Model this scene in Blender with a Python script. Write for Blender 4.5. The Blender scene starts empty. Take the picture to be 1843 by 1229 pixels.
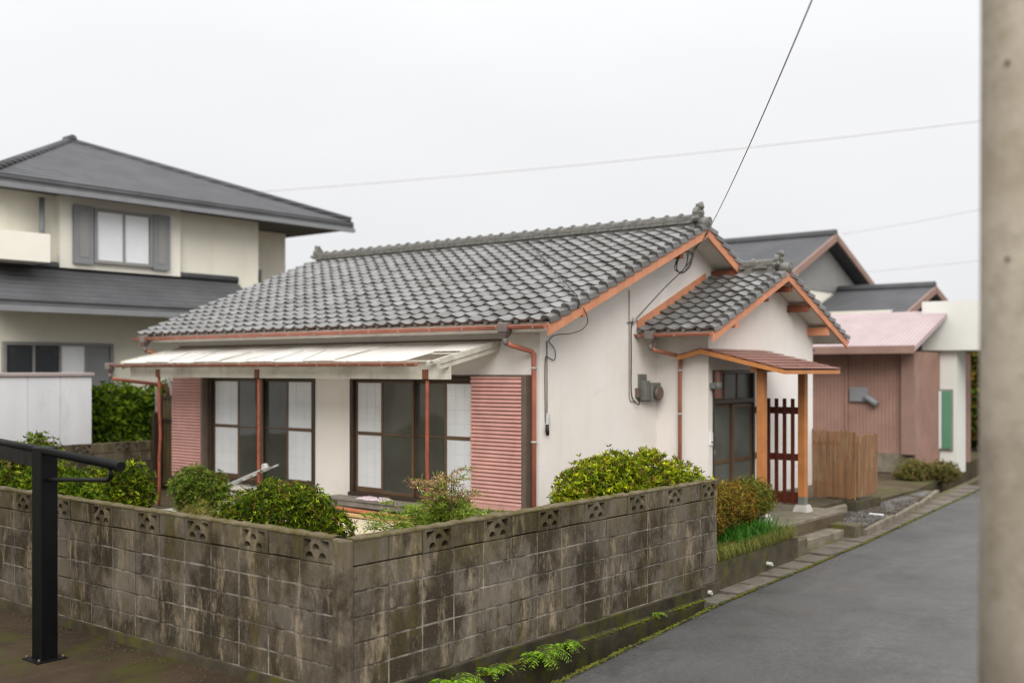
import bpy, math, random
import numpy as np
from mathutils import Vector, Matrix
from mathutils.geometry import delaunay_2d_cdt

S = bpy.context.scene
S.render.engine = 'CYCLES'
COL = S.collection
R = math.radians
random.seed(7)

# ------------------------------------------------------------------ camera
cam_d = bpy.data.cameras.new('camera')
cam = bpy.data.objects.new('camera', cam_d); COL.objects.link(cam)
CAM = Vector((6.22, -5.61, 2.73))
cam.location = CAM
cam.rotation_euler = (R(90), 0, R(39.3))
cam_d.sensor_width = 36.0
cam_d.lens = 1930 / 1843 * 36.0
S.cycles.filter_width = 1.15
S.cycles.use_denoising = True
cam_d.shift_y = 50.5 / 1843
cam_d.clip_start = 0.05; cam_d.clip_end = 900
cam_d.dof.use_dof = True
cam_d.dof.focus_distance = 11.2
cam_d.dof.aperture_fstop = 0.78
S.camera = cam

# ------------------------------------------------------------------ sky
SUN_EL, SUN_AZ = R(35), R(141)        # azimuth clockwise from +Y
w = bpy.data.worlds.new('World'); S.world = w; w.use_nodes = True
nt = w.node_tree; N = nt.nodes; L = nt.links
N.clear()
out = N.new('ShaderNodeOutputWorld'); bg = N.new('ShaderNodeBackground')
sky = N.new('ShaderNodeTexSky'); sky.sky_type = 'NISHITA'; sky.sun_disc = False
sky.sun_elevation = SUN_EL; sky.sun_rotation = SUN_AZ; sky.dust_density = 4.0
hs = N.new('ShaderNodeHueSaturation'); hs.inputs['Saturation'].default_value = 0.12
L.new(sky.outputs[0], hs.inputs['Color'])
tc = N.new('ShaderNodeTexCoord'); sx = N.new('ShaderNodeSeparateXYZ')
L.new(tc.outputs['Generated'], sx.inputs[0])
def wmath(op, a, b=None, c=None):
    n = N.new('ShaderNodeMath'); n.operation = op
    for i, v in enumerate((a, b, c)):
        if v is None: continue
        if isinstance(v, (int, float)): n.inputs[i].default_value = v
        else: L.new(v, n.inputs[i])
    return n.outputs[0]
el = wmath('MAXIMUM', sx.outputs['Z'], 0.0)
grad = wmath('MULTIPLY_ADD', wmath('POWER', el, 2.4), 17.0, 6.65)   # overcast: bright overhead
nz = N.new('ShaderNodeTexNoise'); nz.inputs['Scale'].default_value = 2.2; nz.inputs['Detail'].default_value = 5
mp = N.new('ShaderNodeMapping'); mp.inputs['Scale'].default_value = (1, 1, 3.0)
L.new(tc.outputs['Generated'], mp.inputs[0]); L.new(mp.outputs[0], nz.inputs['Vector'])
cl = wmath('MULTIPLY_ADD', nz.outputs['Fac'], 0.16, 0.93)
lum = wmath('MULTIPLY', grad, cl)
cc = N.new('ShaderNodeCombineColor')
for i, k in enumerate((0.99, 0.995, 1.012)):
    L.new(wmath('MULTIPLY', lum, k), cc.inputs[i])
mx = N.new('ShaderNodeMix'); mx.data_type = 'RGBA'; mx.inputs[0].default_value = 0.95
L.new(hs.outputs[0], mx.inputs[6]); L.new(cc.outputs[0], mx.inputs[7])
L.new(mx.outputs[2], bg.inputs['Color']); bg.inputs['Strength'].default_value = 0.1
L.new(bg.outputs[0], out.inputs['Surface'])

sd = bpy.data.lights.new('sun', 'SUN'); sd.energy = 1.7; sd.angle = R(35); sd.color = (1, 0.965, 0.91)
sun = bpy.data.objects.new('sun', sd); COL.objects.link(sun)
sun.rotation_euler = (math.pi / 2 - SUN_EL, 0, math.pi - SUN_AZ)
sun.location = (5, -5, 20)

vs = S.view_settings
vs.view_transform = 'Standard'; vs.look = 'None'; vs.exposure = 0.39; vs.gamma = 1.0; vs.use_curve_mapping = False

# ------------------------------------------------------------------ materials
def lin(*c):
    return tuple(((v / 255) / 12.92 if v <= 10 else ((v / 255 + 0.055) / 1.055) ** 2.4) for v in c)

class NB:
    """small node-tree builder"""
    def __init__(s, name):
        s.m = bpy.data.materials.new(name); s.m.use_nodes = True
        s.t = s.m.node_tree; s.b = s.t.nodes['Principled BSDF']
        s._pos = None
    def n(s, t): return s.t.nodes.new(t)
    def l(s, a, b): s.t.links.new(a, b)
    def pos(s):
        if s._pos is None: s._pos = s.n('ShaderNodeNewGeometry').outputs['Position']
        return s._pos
    def mapped(s, scale=(1, 1, 1), src=None):
        m = s.n('ShaderNodeMapping'); m.inputs['Scale'].default_value = scale
        s.l(src or s.pos(), m.inputs[0]); return m.outputs[0]
    def noise(s, scale, detail=4, rough=0.55, stretch=(1, 1, 1), src=None, dist=0.0):
        n = s.n('ShaderNodeTexNoise'); n.inputs['Scale'].default_value = scale
        n.inputs['Detail'].default_value = detail; n.inputs['Roughness'].default_value = rough
        n.inputs['Distortion'].default_value = dist
        s.l(s.mapped(stretch, src), n.inputs['Vector']); return n.outputs['Fac']
    def ramp(s, f, lo, hi, a=0.0, b=1.0):
        r = s.n('ShaderNodeMapRange'); r.inputs[1].default_value = lo; r.inputs[2].default_value = hi
        r.inputs[3].default_value = a; r.inputs[4].default_value = b; r.clamp = True
        s.l(f, r.inputs[0]); return r.outputs[0]
    def math(s, op, a, b):
        n = s.n('ShaderNodeMath'); n.operation = op
        for i, v in enumerate((a, b)):
            if isinstance(v, (int, float)): n.inputs[i].default_value = v
            else: s.l(v, n.inputs[i])
        return n.outputs[0]
    def mix(s, f, a, b, mode='MIX'):
        n = s.n('ShaderNodeMix'); n.data_type = 'RGBA'; n.blend_type = mode
        for i, v in ((0, f), (6, a), (7, b)):
            if isinstance(v, (int, float)): n.inputs[i].default_value = v
            elif isinstance(v, tuple): n.inputs[i].default_value = (*v[:3], 1)
            else: s.l(v, n.inputs[i])
        return n.outputs[2]
    def rnd(s): return s.n('ShaderNodeObjectInfo').outputs['Random']
    def z(s):
        x = s.n('ShaderNodeSeparateXYZ'); s.l(s.pos(), x.inputs[0]); return x.outputs['Z']
    def done(s, col, rough=0.6, bump=None, bd=0.01, spec=0.5, metal=0.0, **k):
        b = s.b
        if isinstance(col, tuple): b.inputs['Base Color'].default_value = (*col[:3], 1)
        else: s.l(col, b.inputs['Base Color'])
        if isinstance(rough, (int, float)): b.inputs['Roughness'].default_value = rough
        else: s.l(rough, b.inputs['Roughness'])
        b.inputs['Specular IOR Level'].default_value = spec; b.inputs['Metallic'].default_value = metal
        if bump is not None:
            n = s.n('ShaderNodeBump'); n.inputs['Distance'].default_value = bd; n.inputs['Strength'].default_value = k.get('bs', 0.7)
            s.l(bump, n.inputs['Height']); s.l(n.outputs[0], b.inputs['Normal'])
        return s.m

def paint(name, col, rough=0.5, var=0.25, scale=6, dirt=None, dirt_amt=0.4, bump=0.002, metal=0.0, stretch=(1, 1, 1), rndv=0.0, spec=0.4):
    s = NB(name)
    f = s.noise(scale, 5, 0.6, stretch)
    c = s.mix(s.ramp(f, 0.3, 0.7), tuple(v * (1 - var) for v in col), tuple(min(0.9, v * (1 + var * 0.6)) for v in col))
    if dirt:
        g = s.noise(scale * 0.6 + 1.3, 6, 0.7, (1, 1, 0.35))
        c = s.mix(s.math('MULTIPLY', s.ramp(g, 0.52, 0.74), dirt_amt), c, dirt)
    if rndv:
        c = s.mix(1.0, c, s.ramp_col(rndv) if hasattr(s, 'ramp_col') else c)
    h = s.noise(scale * 9, 3)
    return s.done(c, s.ramp(f, 0.2, 0.8, max(0.05, rough - 0.08), min(1, rough + 0.1)), h, bump, spec, metal)

M = {}
# plaster
s = NB('plaster')
f1 = s.noise(0.7, 5, 0.6); f2 = s.noise(2.2, 6, 0.65, (1, 1, 0.22)); f3 = s.noise(5.0, 4, 0.7, (1, 1, 0.1))
c = s.mix(s.ramp(f1, 0.3, 0.7), (0.70, 0.645, 0.59), (0.77, 0.73, 0.69))
c = s.mix(s.math('MULTIPLY', s.ramp(f2, 0.52, 0.78), 0.3), c, (0.58, 0.51, 0.42))
c = s.mix(s.math('MULTIPLY', s.ramp(f3, 0.60, 0.80), 0.15), c, (0.45, 0.40, 0.34))
zz = s.z()
c = s.mix(s.math('MULTIPLY', s.math('MULTIPLY', s.ramp(zz, 1.15, .62), s.ramp(s.noise(2.5, 6, .7), .35, .65)), .45), c, (0.42, 0.37, 0.28))
c = s.mix(s.math('MULTIPLY', s.ramp(s.noise(1.1, 7, .75), .55, .72), .22), c, (0.52, 0.47, 0.40))
vo = s.n('ShaderNodeTexVoronoi'); vo.feature = 'DISTANCE_TO_EDGE'; vo.inputs['Scale'].default_value = .55
wn_ = s.n('ShaderNodeTexNoise'); wn_.inputs['Scale'].default_value = 3; wn_.inputs['Detail'].default_value = 6; s.l(s.pos(), wn_.inputs['Vector'])
s.l(s.mix(.2, s.pos(), wn_.outputs['Color']), vo.inputs['Vector'])
c = s.mix(s.math('MULTIPLY', s.math('MULTIPLY', s.ramp(vo.outputs['Distance'], .0035, .0005), s.ramp(s.noise(.5, 3), .5, .6)), .5), c, (0.25, 0.22, 0.18))
M['plaster'] = s.done(c, 0.9, s.noise(70, 3, 0.6), 0.003, 0.2)
# roof tile
s = NB('roof_tile')
r_ = s.rnd(); f = s.noise(2.4, 6, 0.65); g = s.noise(38, 4, 0.7)
c = s.mix(s.ramp(f, 0.32, 0.68), (0.075, 0.073, 0.070), (0.17, 0.168, 0.162))
c = s.mix(s.math('MULTIPLY', s.ramp(r_, 0.5, 1.0), 0.55), c, (0.20, 0.20, 0.198))
c = s.mix(s.math('MULTIPLY', s.ramp(r_, 0.35, 0.0), 0.5), c, (0.075, 0.065, 0.056))
c = s.mix(s.math('MULTIPLY', s.ramp(g, 0.56, 0.72), 0.55), c, (0.26, 0.245, 0.21))
c = s.mix(s.math('MULTIPLY', s.ramp(s.noise(1.3, 6, 0.7), 0.52, 0.66), 0.6), c, (0.085, 0.078, 0.06))
c = s.mix(s.math('MULTIPLY', s.ramp(s.noise(3.2, 6, .7, (1, .12, .12)), .5, .66), .55), c, (0.06, 0.052, 0.04))
M['tile'] = s.done(c, s.ramp(s.noise(6, 5, .75), 0.35, 0.65, 0.22, 0.55), s.math('ADD', g, s.noise(12, 3)), 0.003, 0.65)
s = NB('ridge_tile')
f = s.noise(9.0, 5, 0.65); g = s.noise(30, 4, 0.7)
c = s.mix(s.ramp(f, 0.3, 0.7), (0.085, 0.083, 0.074), (0.20, 0.195, 0.175))
c = s.mix(s.math('MULTIPLY', s.ramp(g, 0.54, 0.7), 0.5), c, (0.30, 0.28, 0.22))
M['ridge'] = s.done(c, 0.6, g, 0.003, 0.4)
# block wall
s = NB('concrete_block')
z = s.z(); rn = s.rnd()
f4 = s.noise(90, 3, 0.7); f3 = s.noise(10, 6, 0.75, (1, 1, 0.5))
c = s.mix(s.ramp(s.noise(0.8, 5, 0.62), 0.36, 0.64), (0.085, 0.066, 0.044), (0.17, 0.145, 0.112))
c = s.mix(s.math('MULTIPLY', rn, 0.6), c, (0.125, 0.112, 0.095))
c = s.mix(s.math('MULTIPLY', s.ramp(s.noise(1.5, 7, 0.72, (1, 1, 0.7)), 0.44, 0.56), 0.88), c, (0.028, 0.021, 0.013))
c = s.mix(s.math('MULTIPLY', s.ramp(s.noise(2.3, 7, 0.75, (1, 1, 0.5)), 0.53, 0.66), 0.55), c, (0.105, 0.08, 0.025))
c = s.mix(s.math('MULTIPLY', s.ramp(s.noise(6.5, 7, 0.78, (1, 1, 0.16)), 0.55, 0.66), 0.6), c, (0.035, 0.024, 0.012))
c = s.mix(s.math('MULTIPLY', s.ramp(s.noise(4.5, 8, 0.8, (1, 1, 0.28)), 0.53, 0.66), 0.8), c, (0.34, 0.27, 0.18))
c = s.mix(s.math('MULTIPLY', s.ramp(f3, 0.58, 0.72), 0.5), c, (0.33, 0.29, 0.24))
c = s.mix(s.math('MULTIPLY', s.ramp(f4, 0.55, 0.75), 0.35), c, (0.30, 0.25, 0.18))
moss = s.math('MULTIPLY', s.ramp(z, 0.9, 1.40), s.ramp(s.noise(6, 6, 0.75, (1, 1, 0.4)), 0.42, 0.62))
c = s.mix(s.math('MULTIPLY', moss, 0.7), c, (0.10, 0.082, 0.026))
low = s.math('MULTIPLY', s.ramp(z, 0.6, 0.12), s.ramp(s.noise(4, 5, 0.7), 0.4, 0.62))
c = s.mix(s.math('MULTIPLY', low, 0.75), c, (0.045, 0.038, 0.016))
M['block'] = s.done(c, 0.93, s.math('ADD', f4, s.math('MULTIPLY', f3, 1.2)), 0.008, 0.12)
s = NB('mortar')
c = s.mix(s.ramp(s.noise(2.6, 7, 0.75), 0.42, 0.68), (0.05, 0.042, 0.031), (0.36, 0.325, 0.275))
M['mortar'] = s.done(c, 0.95, s.noise(60, 3), 0.004, 0.1)
s = NB('mossy_coping')
c = s.mix(s.ramp(s.noise(5, 6, 0.7), 0.4, 0.62), (0.13, 0.105, 0.068), (0.075, 0.062, 0.018))
c = s.mix(s.math('MULTIPLY', s.ramp(s.noise(35, 4, 0.7), 0.56, 0.7), 0.5), c, (0.30, 0.27, 0.21))
M['coping'] = s.done(c, 0.95, s.noise(40, 4, 0.7), 0.008, 0.1)
# asphalt
s = NB('asphalt')
f2 = s.noise(70, 5, 0.8); f3 = s.noise(1.3, 7, 0.7, dist=0.8)
c = s.mix(s.ramp(s.noise(0.5, 5, 0.6), 0.3, 0.7), (0.046, 0.045, 0.043), (0.078, 0.076, 0.072))
c = s.mix(s.math('MULTIPLY', s.ramp(f3, 0.50, 0.70), 0.6), c, (0.026, 0.025, 0.025))
c = s.mix(s.math('MULTIPLY', s.ramp(s.noise(1.0, 7, 0.7, (1, .3, 1)), 0.50, 0.66), 0.6), c, (0.105, 0.102, 0.096))
c = s.mix(s.math('MULTIPLY', s.ramp(f2, 0.54, 0.70), 0.6), c, (0.17, 0.165, 0.155))
c = s.mix(s.math('MULTIPLY', s.ramp(s.noise(26, 6, 0.85), 0.56, 0.40), 0.55), c, (0.016, 0.016, 0.016))
c = s.mix(s.math('MULTIPLY', s.ramp(s.noise(19, 7, 0.9), 0.58, 0.72), 0.5), c, (0.20, 0.195, 0.185))
vor = s.n('ShaderNodeTexVoronoi'); vor.feature = 'DISTANCE_TO_EDGE'; vor.inputs['Scale'].default_value = 0.33
wv = s.n('ShaderNodeTexNoise'); wv.inputs['Scale'].default_value = 2.5; wv.inputs['Detail'].default_value = 6; s.l(s.pos(), wv.inputs['Vector'])
s.l(s.mix(0.16, s.pos(), wv.outputs['Color']), vor.inputs['Vector'])
crack = s.math('MULTIPLY', s.ramp(vor.outputs['Distance'], 0.006, 0.001), s.ramp(s.noise(0.6, 4), 0.46, 0.58))
c = s.mix(s.math('MULTIPLY', crack, 0.4), c, (0.012, 0.012, 0.012))
M['asphalt'] = s.done(c, s.ramp(s.noise(0.7, 5), 0.38, 0.64, 0.30, 0.72), f2, 0.010, 0.5)
s = NB('asphalt_patch')
f2 = s.noise(70, 5, 0.8)
c = s.mix(s.ramp(s.noise(0.9, 6, 0.65), 0.3, 0.7), (0.043, 0.042, 0.040), (0.076, 0.074, 0.070))
c = s.mix(s.math('MULTIPLY', s.ramp(f2, 0.54, 0.70), 0.55), c, (0.15, 0.145, 0.135))
c = s.mix(s.math('MULTIPLY', s.ramp(s.noise(24, 6, 0.85), 0.56, 0.40), 0.5), c, (0.015, 0.015, 0.015))
M['asphalt_patch'] = s.done(c, s.ramp(s.noise(0.7, 5), 0.38, 0.64, 0.34, 0.66), f2, 0.010, 0.5)
# concretes
def concrete(name, a, b, stain=(0.06, 0.055, 0.04), mossamt=0.5, mosscol=(0.085, 0.085, 0.012), sc=4):
    s = NB(name)
    f = s.noise(sc, 5, 0.65); g = s.noise(sc * 2.4, 6, 0.7); h = s.noise(70, 3, 0.6)
    c = s.mix(s.ramp(f, 0.3, 0.7), a, b)
    c = s.mix(s.math('MULTIPLY', s.ramp(g, 0.5, 0.7), 0.55), c, stain)
    c = s.mix(s.math('MULTIPLY', s.ramp(s.noise(sc * 0.8, 6, 0.7), 0.5, 0.62), mossamt), c, mosscol)
    return s.done(c, 0.9, h, 0.004, 0.2)
M['conc'] = concrete('old_concrete', (0.13, 0.105, 0.075), (0.235, 0.205, 0.16), mossamt=0.25)
M['conc_moss'] = concrete('mossy_concrete', (0.06, 0.05, 0.032), (0.14, 0.118, 0.08), mossamt=0.85)
M['conc_dark'] = concrete('dark_concrete', (0.035, 0.028, 0.018), (0.085, 0.068, 0.045), mossamt=0.7)
M['channel'] = concrete('dark_channel_concrete', (0.012, 0.010, 0.006), (0.05, 0.04, 0.024), stain=(0.01, 0.009, 0.006), mossamt=0.7, mosscol=(0.05, 0.048, 0.004))  # very dark concrete tones for the open drain channel
M['cover'] = concrete('cover_concrete', (0.085, 0.072, 0.056), (0.16, 0.14, 0.115), mossamt=0.2)
M['conc_light'] = concrete('light_concrete', (0.36, 0.34, 0.30), (0.5, 0.48, 0.44), stain=(0.2, 0.18, 0.15), mossamt=0.0)
M['conc_pole'] = concrete('pole_concrete', (0.30, 0.255, 0.20), (0.42, 0.37, 0.30), stain=(0.20, 0.17, 0.125), mossamt=0.35, mosscol=(0.20, 0.165, 0.09), sc=3)
M['soil'] = concrete('soil', (0.05, 0.035, 0.02), (0.11, 0.085, 0.05), stain=(0.03, 0.022, 0.014), mossamt=0.7, mosscol=(0.06, 0.07, 0.01), sc=1.5)
M['yard'] = concrete('mossy_yard', (0.026, 0.016, 0.008), (0.062, 0.04, 0.022), stain=(0.02, 0.014, 0.008), mossamt=0.85, mosscol=(0.045, 0.045, 0.005), sc=1.3)
M['gravelbed'] = concrete('gravel_bed', (0.022, 0.018, 0.014), (0.05, 0.044, 0.036), mossamt=0.25, sc=5)
s = NB('gravel')
c = s.mix(s.ramp(s.noise(30, 3, 0.9), .35, .65), (0.018, 0.017, 0.016), (0.26, 0.25, 0.235)); c = s.mix(s.ramp(s.noise(1.6, 5, 0.7), .46, .58), c, (0.07, 0.048, 0.026)); M['gravel'] = s.done(c, 0.85)
M['moss'] = concrete('moss', (0.055, 0.058, 0.005), (0.13, 0.135, 0.01), stain=(0.035, 0.03, 0.006), mossamt=0.0, sc=9)
# paints, metals, woods
M['terracotta'] = paint('terracotta_pvc', (0.40, 0.135, 0.085), 0.38, 0.22, 3, (0.24, 0.14, 0.10), 0.5)
M['pipe_brown'] = paint('brown_pipe', (0.33, 0.12, 0.07), 0.4, 0.25, 4, (0.2, 0.12, 0.09), 0.5)
M['hopper'] = paint('grey_brown_hopper', (0.17, 0.14, 0.125), 0.45, 0.2, 5)
M['barge'] = paint('salmon_painted_wood', (0.56, 0.235, 0.125), 0.6, 0.2, 2.5, (0.36, 0.17, 0.10), 0.6)
M['soffit'] = paint('soffit_board', (0.62, 0.59, 0.52), 0.8, 0.12, 2, (0.42, 0.38, 0.30), 0.4)
M['soffit_grey'] = paint('soffit_grey', (0.50, 0.48, 0.43), 0.8, 0.12, 2)
M['brownwood'] = paint('brown_stained_wood', (0.17, 0.05, 0.022), 0.6, 0.3, 6, stretch=(1, 1, 1))
M['slat'] = paint('pink_slat', (0.53, 0.285, 0.245), 0.5, 0.14, 3, (0.36, 0.17, 0.14), 0.5)
M['bronze'] = paint('bronze_aluminium', (0.045, 0.030, 0.020), 0.4, 0.25, 5, spec=0.5)
M['bronze2'] = paint('faded_bronze', (0.11, 0.065, 0.034), 0.45, 0.25, 5, spec=0.5)
M['frame_grey'] = paint('grey_brown_metal', (0.13, 0.095, 0.075), 0.45, 0.2, 5)
s = NB('frosted_pane'); c = s.mix(s.ramp(s.noise(1.2, 4), 0.3, 0.7), (0.60, 0.615, 0.63), (0.70, 0.71, 0.725)); M['frost'] = s.done(c, 0.16, None, 0, 0.5)
M['kumiko'] = paint('shoji_rib', (0.585, 0.59, 0.595), 0.5, 0.1)
s = NB('dark_glass'); c = s.mix(s.ramp(s.noise(0.9, 4), 0.3, 0.7), (0.042, 0.041, 0.031), (0.088, 0.088, 0.075)); M['glass'] = s.done(c, 0.05, s.noise(1.5, 2), 0.006, 0.75)
s = NB('door_glass'); c = s.mix(s.ramp(s.noise(1.6, 4), 0.3, 0.7), (0.07, 0.077, 0.066), (0.125, 0.132, 0.115)); M['dglass'] = s.done(c, 0.3, s.noise(120, 2), 0.002, 0.4)
s = NB('awning_sheet')
c = s.mix(s.ramp(s.noise(0.9, 5, 0.6, (1, 0.4, 1)), 0.35, 0.68), (0.78, 0.755, 0.70), (0.88, 0.87, 0.84))
c = s.mix(s.math('MULTIPLY', s.ramp(s.noise(5, 6, 0.75, (2, 0.3, 1)), 0.58, 0.74), 0.45), c, (0.42, 0.33, 0.22))
M['sheet'] = s.done(c, 0.55, None, 0, 0.35)
tr_ = s.n('ShaderNodeBsdfTranslucent'); s.l(c, tr_.inputs['Color'])
ms_ = s.n('ShaderNodeMixShader'); ms_.inputs[0].default_value = 0.45
s.l(s.b.outputs[0], ms_.inputs[1]); s.l(tr_.outputs[0], ms_.inputs[2])
s.l(ms_.outputs[0], [n for n in s.t.nodes if n.type == 'OUTPUT_MATERIAL'][0].inputs['Surface'])
M['oldwhite'] = paint('weathered_white_wood', (0.56, 0.53, 0.45), 0.75, 0.2, 5, (0.25, 0.22, 0.17), 0.6, stretch=(0.3, 1, 1))
M['rust'] = paint('rusty_red_paint', (0.30, 0.075, 0.04), 0.6, 0.35, 14, (0.09, 0.025, 0.012), 0.85, bump=0.004)
M['rust_dark'] = paint('dark_bracket', (0.17, 0.06, 0.03), 0.6, 0.3, 12)
M['greywood'] = paint('weathered_deck', (0.24, 0.205, 0.17), 0.85, 0.35, 8, (0.09, 0.07, 0.05), 0.6, stretch=(0.3, 3, 1))
M['lumber'] = paint('fresh_lumber', (0.58, 0.36, 0.17), 0.7, 0.2, 6, stretch=(0.3, 3, 3))
M['redlumber'] = paint('red_lumber', (0.48, 0.16, 0.07), 0.6, 0.2, 6)
M['plywood'] = paint('plywood', (0.56, 0.475, 0.34), 0.75, 0.14, 2.5, (0.36, 0.29, 0.2), 0.4)
M['cloth'] = paint('pale_pink_cloth', (0.70, 0.56, 0.60), 0.9, 0.15, 18)
M['orangewood'] = paint('orange_brown_paint', (0.42, 0.165, 0.05), 0.5, 0.18, 5)
M['fasciawood'] = paint('orange_fascia', (0.47, 0.19, 0.06), 0.5, 0.2, 5)
M['darkred'] = paint('dark_red_brown_wood', (0.085, 0.016, 0.006), 0.5, 0.25, 8)
M['redmetal'] = paint('red_brown_sheet_roof', (0.22, 0.085, 0.06), 0.32, 0.2, 3, (0.36, 0.25, 0.21), 0.5, spec=0.5)
M['fence'] = paint('brown_fence_batten', (0.22, 0.115, 0.052), 0.75, 0.4, 7, (0.36, 0.27, 0.18), 0.6, stretch=(2, 2, 0.2))
M['grey'] = paint('grey_metal', (0.145, 0.15, 0.135), 0.45, 0.2, 6)
M['lightgrey'] = paint('light_grey_plastic', (0.5, 0.5, 0.47), 0.5, 0.1, 6)
M['white'] = paint('white_plastic', (0.75, 0.74, 0.72), 0.5, 0.08, 6)
M['alu'] = paint('aluminium', (0.62, 0.62, 0.60), 0.38, 0.12, 6, metal=0.55)
M['cable'] = paint('black_cable', (0.014, 0.013, 0.012), 0.6, 0.2, 6)
M['wire_grey'] = paint('grey_wire', (0.55, 0.55, 0.55), 0.6, 0.1, 6)
M['black'] = paint('black_powder_coat', (0.003, 0.003, 0.0034), 0.5, 0.2, 6, spec=0.18)
M['lampbrown'] = paint('brown_lamp', (0.15, 0.065, 0.05), 0.5, 0.2, 9)
M['shed'] = paint('white_shed_metal', (0.64, 0.645, 0.66), 0.5, 0.08, 2, (0.40, 0.37, 0.36), 0.6, stretch=(1, 1, 0.3))
M['shedtop'] = paint('shed_trim', (0.33, 0.27, 0.26), 0.5, 0.15, 4)
M['brownpanel'] = paint('bronze_corrugated', (0.085, 0.062, 0.032), 0.4, 0.3, 3)
M['bg_cream'] = paint('cream_siding', (0.74, 0.71, 0.60), 0.85, 0.08, 1)
M['bg_cream2'] = paint('pale_cream', (0.78, 0.75, 0.66), 0.85, 0.06, 1)
M['bg_roof'] = paint('slate_grey_roof', (0.055, 0.056, 0.06), 0.85, 0.25, 2, spec=0.15)
def ribbed(name, col, axis, scale, rough, depth, var=.2):
    s = NB(name); wv = s.n('ShaderNodeTexWave'); wv.bands_direction = axis; wv.inputs['Scale'].default_value = scale; wv.inputs['Distortion'].default_value = .25
    s.l(s.pos(), wv.inputs['Vector']); f = s.noise(1.3, 6, .7)
    c = s.mix(s.ramp(f, .3, .7), tuple(v * (1 - var) for v in col), tuple(v * (1 + var) for v in col))
    c = s.mix(s.math('MULTIPLY', s.ramp(wv.outputs['Fac'], .18, .02), .5), c, tuple(v * .45 for v in col))
    c = s.mix(s.math('MULTIPLY', s.ramp(s.noise(3.5, 6, .75, (1, 1, .3)), .54, .72), .35), c, tuple(v * .6 for v in col))
    return s.done(c, rough, wv.outputs['Fac'], depth, .2)
M['bg_roof'] = ribbed('slate_grey_tiles', (0.085, 0.086, 0.09), 'Z', 3.0, .8, .03)
M['pinkroof'] = ribbed('pink_ribbed_roof', (0.40, 0.315, 0.315), 'X', 3.0, .7, .02, .1)
M['pinkwall'] = ribbed('dusty_pink_cladding', (0.30, 0.18, 0.142), 'X', 3.5, .85, .006, .16)
M['bg_cream'] = paint('cream_render', (0.76, 0.73, 0.62), 0.85, 0.06, .8, (0.60, 0.56, 0.46), 0.4)
M['bg_glass'] = paint('bright_window', (0.70, 0.715, 0.735), 0.25, 0.06, 1)
M['bg_dark'] = paint('dark_window', (0.035, 0.04, 0.045), 0.25, 0.2, 1)
M['bg_shutter'] = paint('grey_shutter', (0.21, 0.215, 0.225), 0.5, 0.12, 2)
M['bg_frame'] = paint('window_frame', (0.24, 0.235, 0.225), 0.5, 0.1, 2)
M['redtrim'] = paint('red_trim', (0.26, 0.16, 0.125), 0.6, 0.15, 2)
M['bg_orange'] = paint('orange_timber', (0.38, 0.12, 0.045), 0.6, 0.2, 2)
M['bg_white'] = paint('white_render', (0.66, 0.66, 0.61), 0.8, 0.06, 1)
M['bg_green'] = paint('green_door', (0.10, 0.25, 0.15), 0.5, 0.1, 1)
M['bark'] = paint('bark', (0.075, 0.05, 0.032), 0.9, 0.35, 14)

def leafmat(name, sss=0.25):
    s = NB(name)
    a = s.n('ShaderNodeAttribute'); a.attribute_name = 'tint'
    m = s.done(a.outputs['Color'], 0.55, None, 0, 0.14)
    tr = s.n('ShaderNodeBsdfTranslucent'); s.l(a.outputs['Color'], tr.inputs['Color'])
    ms = s.n('ShaderNodeMixShader'); ms.inputs[0].default_value = sss
    s.l(s.b.outputs[0], ms.inputs[1]); s.l(tr.outputs[0], ms.inputs[2])
    o = [n for n in s.t.nodes if n.type == 'OUTPUT_MATERIAL'][0]
    s.l(ms.outputs[0], o.inputs['Surface'])
    return m
M['leaf'] = leafmat('leaf')

# ------------------------------------------------------------------ builders
def setp(o, label=None, cat=None, group=None, kind=None):
    if label: o['label'] = label
    if cat: o['category'] = cat
    if group: o['group'] = group
    if kind: o['kind'] = kind
    return o

def empty(name, loc, label, cat, group=None):
    o = bpy.data.objects.new(name, None); COL.objects.link(o)
    o.location = loc; o.empty_display_size = 0.2
    return setp(o, label, cat, group)

_wl = {}
def worldloc(o):
    v = Vector((0, 0, 0))
    while o is not None:
        v = v + o.location; o = o.parent
    return v

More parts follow.
